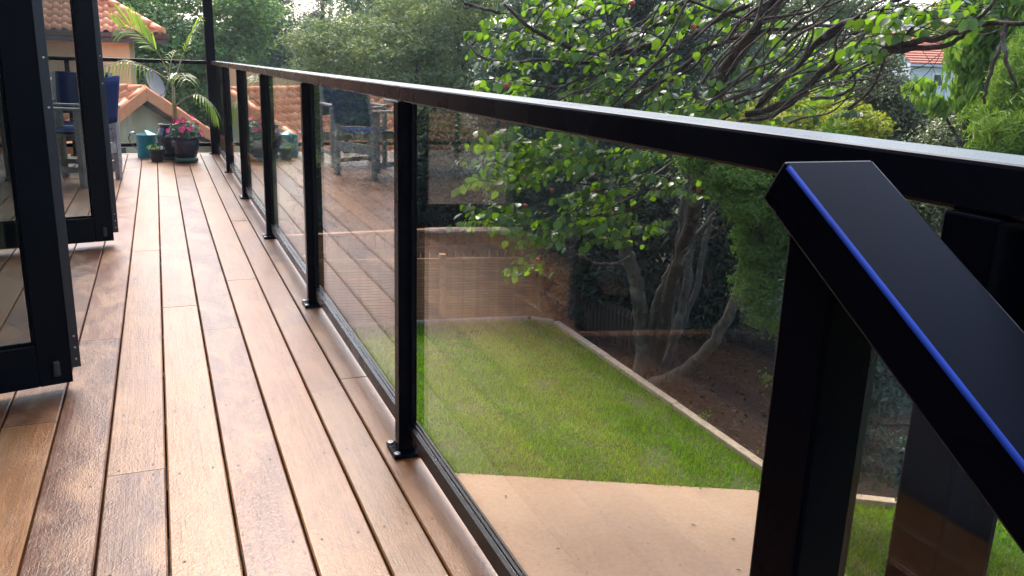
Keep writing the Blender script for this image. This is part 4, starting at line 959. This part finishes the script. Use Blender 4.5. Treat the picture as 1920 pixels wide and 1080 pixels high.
# fine twigs, tangled (counted as one mass)
tw = MB()
def twig(px, py, d, ang, L_, r):
    pts = []; a = ang
    for k in range(6):
        pts.append(at_d(px, py, d)-POFF); px += math.cos(a)*L_/5; py -= math.sin(a)*L_/5; a += random.uniform(-.38, .46); d += random.uniform(-.05, .05)
    tw.tube(smooth_path(pts, 3), list(np.linspace(r, r*.35, 16)), 4, False)
for k in range(40): twig(random.uniform(1300, 1600), random.uniform(60, 250), random.uniform(7.3, 8.4), random.uniform(.2, 1.0), random.uniform(140, 380), random.uniform(.005, .020))
for k in range(34): twig(random.uniform(1000, 1380), random.uniform(40, 240), random.uniform(7.4, 8.6), random.uniform(.25, 1.05), random.uniform(100, 320), random.uniform(.004, .015))
for k in range(40): twig(random.uniform(950, 1200), random.uniform(260, 480), random.uniform(8.2, 9.3), random.uniform(-.1, .9), random.uniform(60, 220), random.uniform(.003, .008))
for k in range(26): twig(random.uniform(1230, 1400), random.uniform(300, 560), random.uniform(9.4, 10.4), random.uniform(.5, 2.4), random.uniform(60, 200), random.uniform(.003, .008))
for k in range(24): twig(random.uniform(1580, 1850), random.uniform(10, 90), random.uniform(7.2, 7.8), random.uniform(-.2, .7), random.uniform(80, 200), random.uniform(.003, .009))
o = tw.obj('twigs', M['bark_brown'], pt_, smooth=True); o['kind'] = 'stuff'
# leaf: ovate, folded along the rib
def leaf_mesh():
    st = [(0, .0), (.10, .27), (.28, .40), (.5, .41), (.72, .30), (.9, .12), (1.0, 0)]
    V = [(0, t-.5, -.05*math.sin(math.pi*t)*0 - .18*(t-.4)**2) for t, w in st]
    for s in (-1, 1): V += [(s*w*.95, t-.5, .10*w - .18*(t-.4)**2) for t, w in st]
    k = len(st); Fq = []
    for i in range(k-1):
        Fq.append((i, i+1, k+i+1, k+i)); Fq.append((i, 2*k+i, 2*k+i+1, i+1))
    b = MB().add(V, Fq); me = b.mesh('leaf', M['persimmon'], True); return me
lm = leaf_mesh(); lv = np.array([v.co for v in lm.vertices]); lf = [p.vertices[:] for p in lm.polygons]; lfa = np.array([q for q in lf])
zones = [(900, 1010, 25, 95, 34), (885, 1000, 95, 175, 40), (1005, 1130, 0, 110, 75), (1060, 1180, 80, 205, 60), (1130, 1260, 20, 200, 70), (1180, 1330, 120, 215, 55), (1330, 1420, 10, 210, 45), (1400, 1600, 30, 225, 120),
         (895, 1010, 235, 300, 55), (885, 1010, 300, 345, 55), (1000, 1120, 235, 330, 95), (1100, 1230, 270, 360, 60), (880, 960, 380, 425, 46), (960, 1060, 390, 450, 60), (1050, 1180, 350, 450, 85), (970, 1030, 470, 520, 20), (1150, 1240, 400, 450, 22), (1200, 1330, 285, 360, 26), (1540, 1600, 150, 215, 16), (1660, 1760, 0, 60, 16), (1700, 1850, 0, 40, 26), (1240, 1420, -20, 60, 50), (1000, 1200, -30, 20, 40), (1280, 1340, 180, 215, 14), (1600, 1680, 20, 110, 26)]
leaves = []; spr = MB()
for x0, x1, y0, y1, n_ in zones:
    for k in range(max(2, int(n_/(2.1 if x1 < 1300 else 2.6)))):
        px, py = random.uniform(x0, x1), random.uniform(y0, y1)
        d = random.uniform(8.0, 9.3) if y0 < 225 else random.uniform(8.0, 9.4)
        if x0 >= 1400 and x1 <= 1600: d += .7
        if x0 >= 1600: d = random.uniform(7.0, 7.6)
        P0 = at_d(px, py, d)-POFF; L_ = random.uniform(.22, .55); az = random.gauss(0, 1.0)
        hd = -_r0*math.cos(az)+np.array([-_r0[1], _r0[0], 0])*math.sin(az); rise = random.uniform(-.25, .45)
        path = [P0+hd*L_*(t-.5)+np.array([0, 0, rise*L_*(t-.5)-.35*L_*(t-.2)**2]) for t in np.linspace(0, 1, 7)]
        spr.tube(path, list(np.linspace(.0055, .002, 7)), 4, False)
        m_ = random.randint(6, 10)
        for q in range(m_):
            t = (q+.6)/m_; i_ = min(int(t*6), 5); p = path[i_]+(path[i_+1]-path[i_])*(t*6-i_); tang = unit(path[i_+1]-path[i_]); side = unit(np.cross(tang, [0, 0, 1]))*(1 if q % 2 else -1)
            ax = unit(tang*random.uniform(.2, .8)+side*random.uniform(.2, .9)+np.array([0, 0, -random.uniform(.15, 1.5)])); s_ = random.uniform(.05, .112)
            leaves.append((p+ax*s_*.62, s_, ax, unit(np.array([random.gauss(0, .5), random.gauss(0, .5), 1.0]))))
spr.obj('leaf_twigs', M['bark_brown'], pt_)['kind'] = 'stuff'
random.shuffle(leaves); leaves.sort(key=lambda q: -q[1]); SV, SF = [], []
for i, (p, s, ax, nz) in enumerate(leaves):
    z = Vector(nz); t = Vector(ax)
    x_ = t.cross(z).normalized(); z = x_.cross(t); R = Matrix((x_, t, z)).transposed()
    if i < 300:
        o = link('leaf', lm, pt_); o.matrix_local = Matrix.Translation(Vector(p)) @ R.to_4x4() @ Matrix.Scale(s, 4)
    else:
        SF.append(lfa+len(SV)*len(lv)); SV.append(lv@np.array(R).T*s+p)
o = link('foliage', np_mesh('foliage', np.concatenate(SV), np.concatenate(SF), M['persimmon'], True), pt_); o['kind'] = 'stuff'
fr_me = MB().lathe([(.001, -.026), (.016, -.022), (.026, -.008), (.027, .004), (.020, .018), (.006, .023), (.001, .022)], 12).mesh('fruit', M['fruit'], True)
for px, py in [(950, 160), (978, 331), (1035, 357), (1118, 356), (1310, 356), (1300, 50), (985, 386), (1008, 488), (1185, 5)]:
    link('fruit', fr_me, pt_, loc=tuple(at_d(px, py, 8.1 if py < 250 else 8.6)-POFF))

# grass tufts and a seedling by the edging
for px, py, s_ in [(1320, 795, .5), (1436, 735, .8), (1445, 880, .6)]:
    p = at_z(px, py, GZ); t = thing('seedling', {1320: 'small green seedling sprouting just behind the edging, halfway along', 1436: 'tallest wispy green sprout rising beside the black stair post', 1445: 'low grass tuft at the near corner of the timber edging'}[px], 'plant', tuple(p))
    n_ = 40; P = RNG.normal(size=(n_, 3))*np.array([.09, .09, .05])*s_+np.array([0, 0, .12*s_*2]); V, Fq = leaf_quads(P, unit(RNG.normal(size=(n_, 3))+[0, 0, 1]), .09*s_, .35)
    o = link('foliage', np_mesh('foliage', V, Fq, M['brightbush']), t); o['kind'] = 'stuff'
    MB().tube([(0, 0, -.02), (.01, 0, .15*s_), (0, .01, .3*s_)], .004, 5).obj('stem', M['bark_brown'], t)

# ---- thin summer haze between here and the far trees
hz, n, l = mat('haze'); pv = n.new('ShaderNodeVolumePrincipled'); pv.inputs['Color'].default_value = (.80, .88, 1.0, 1); pv.inputs['Density'].default_value = .0006; pv.inputs['Anisotropy'].default_value = .3
ho = n.new('ShaderNodeOutputMaterial'); l.new(pv.outputs[0], ho.inputs['Volume'])
tag(MB().box(-640, 640, -340, 940, GZ-1.2, 22).obj('haze', hz), kind='stuff')
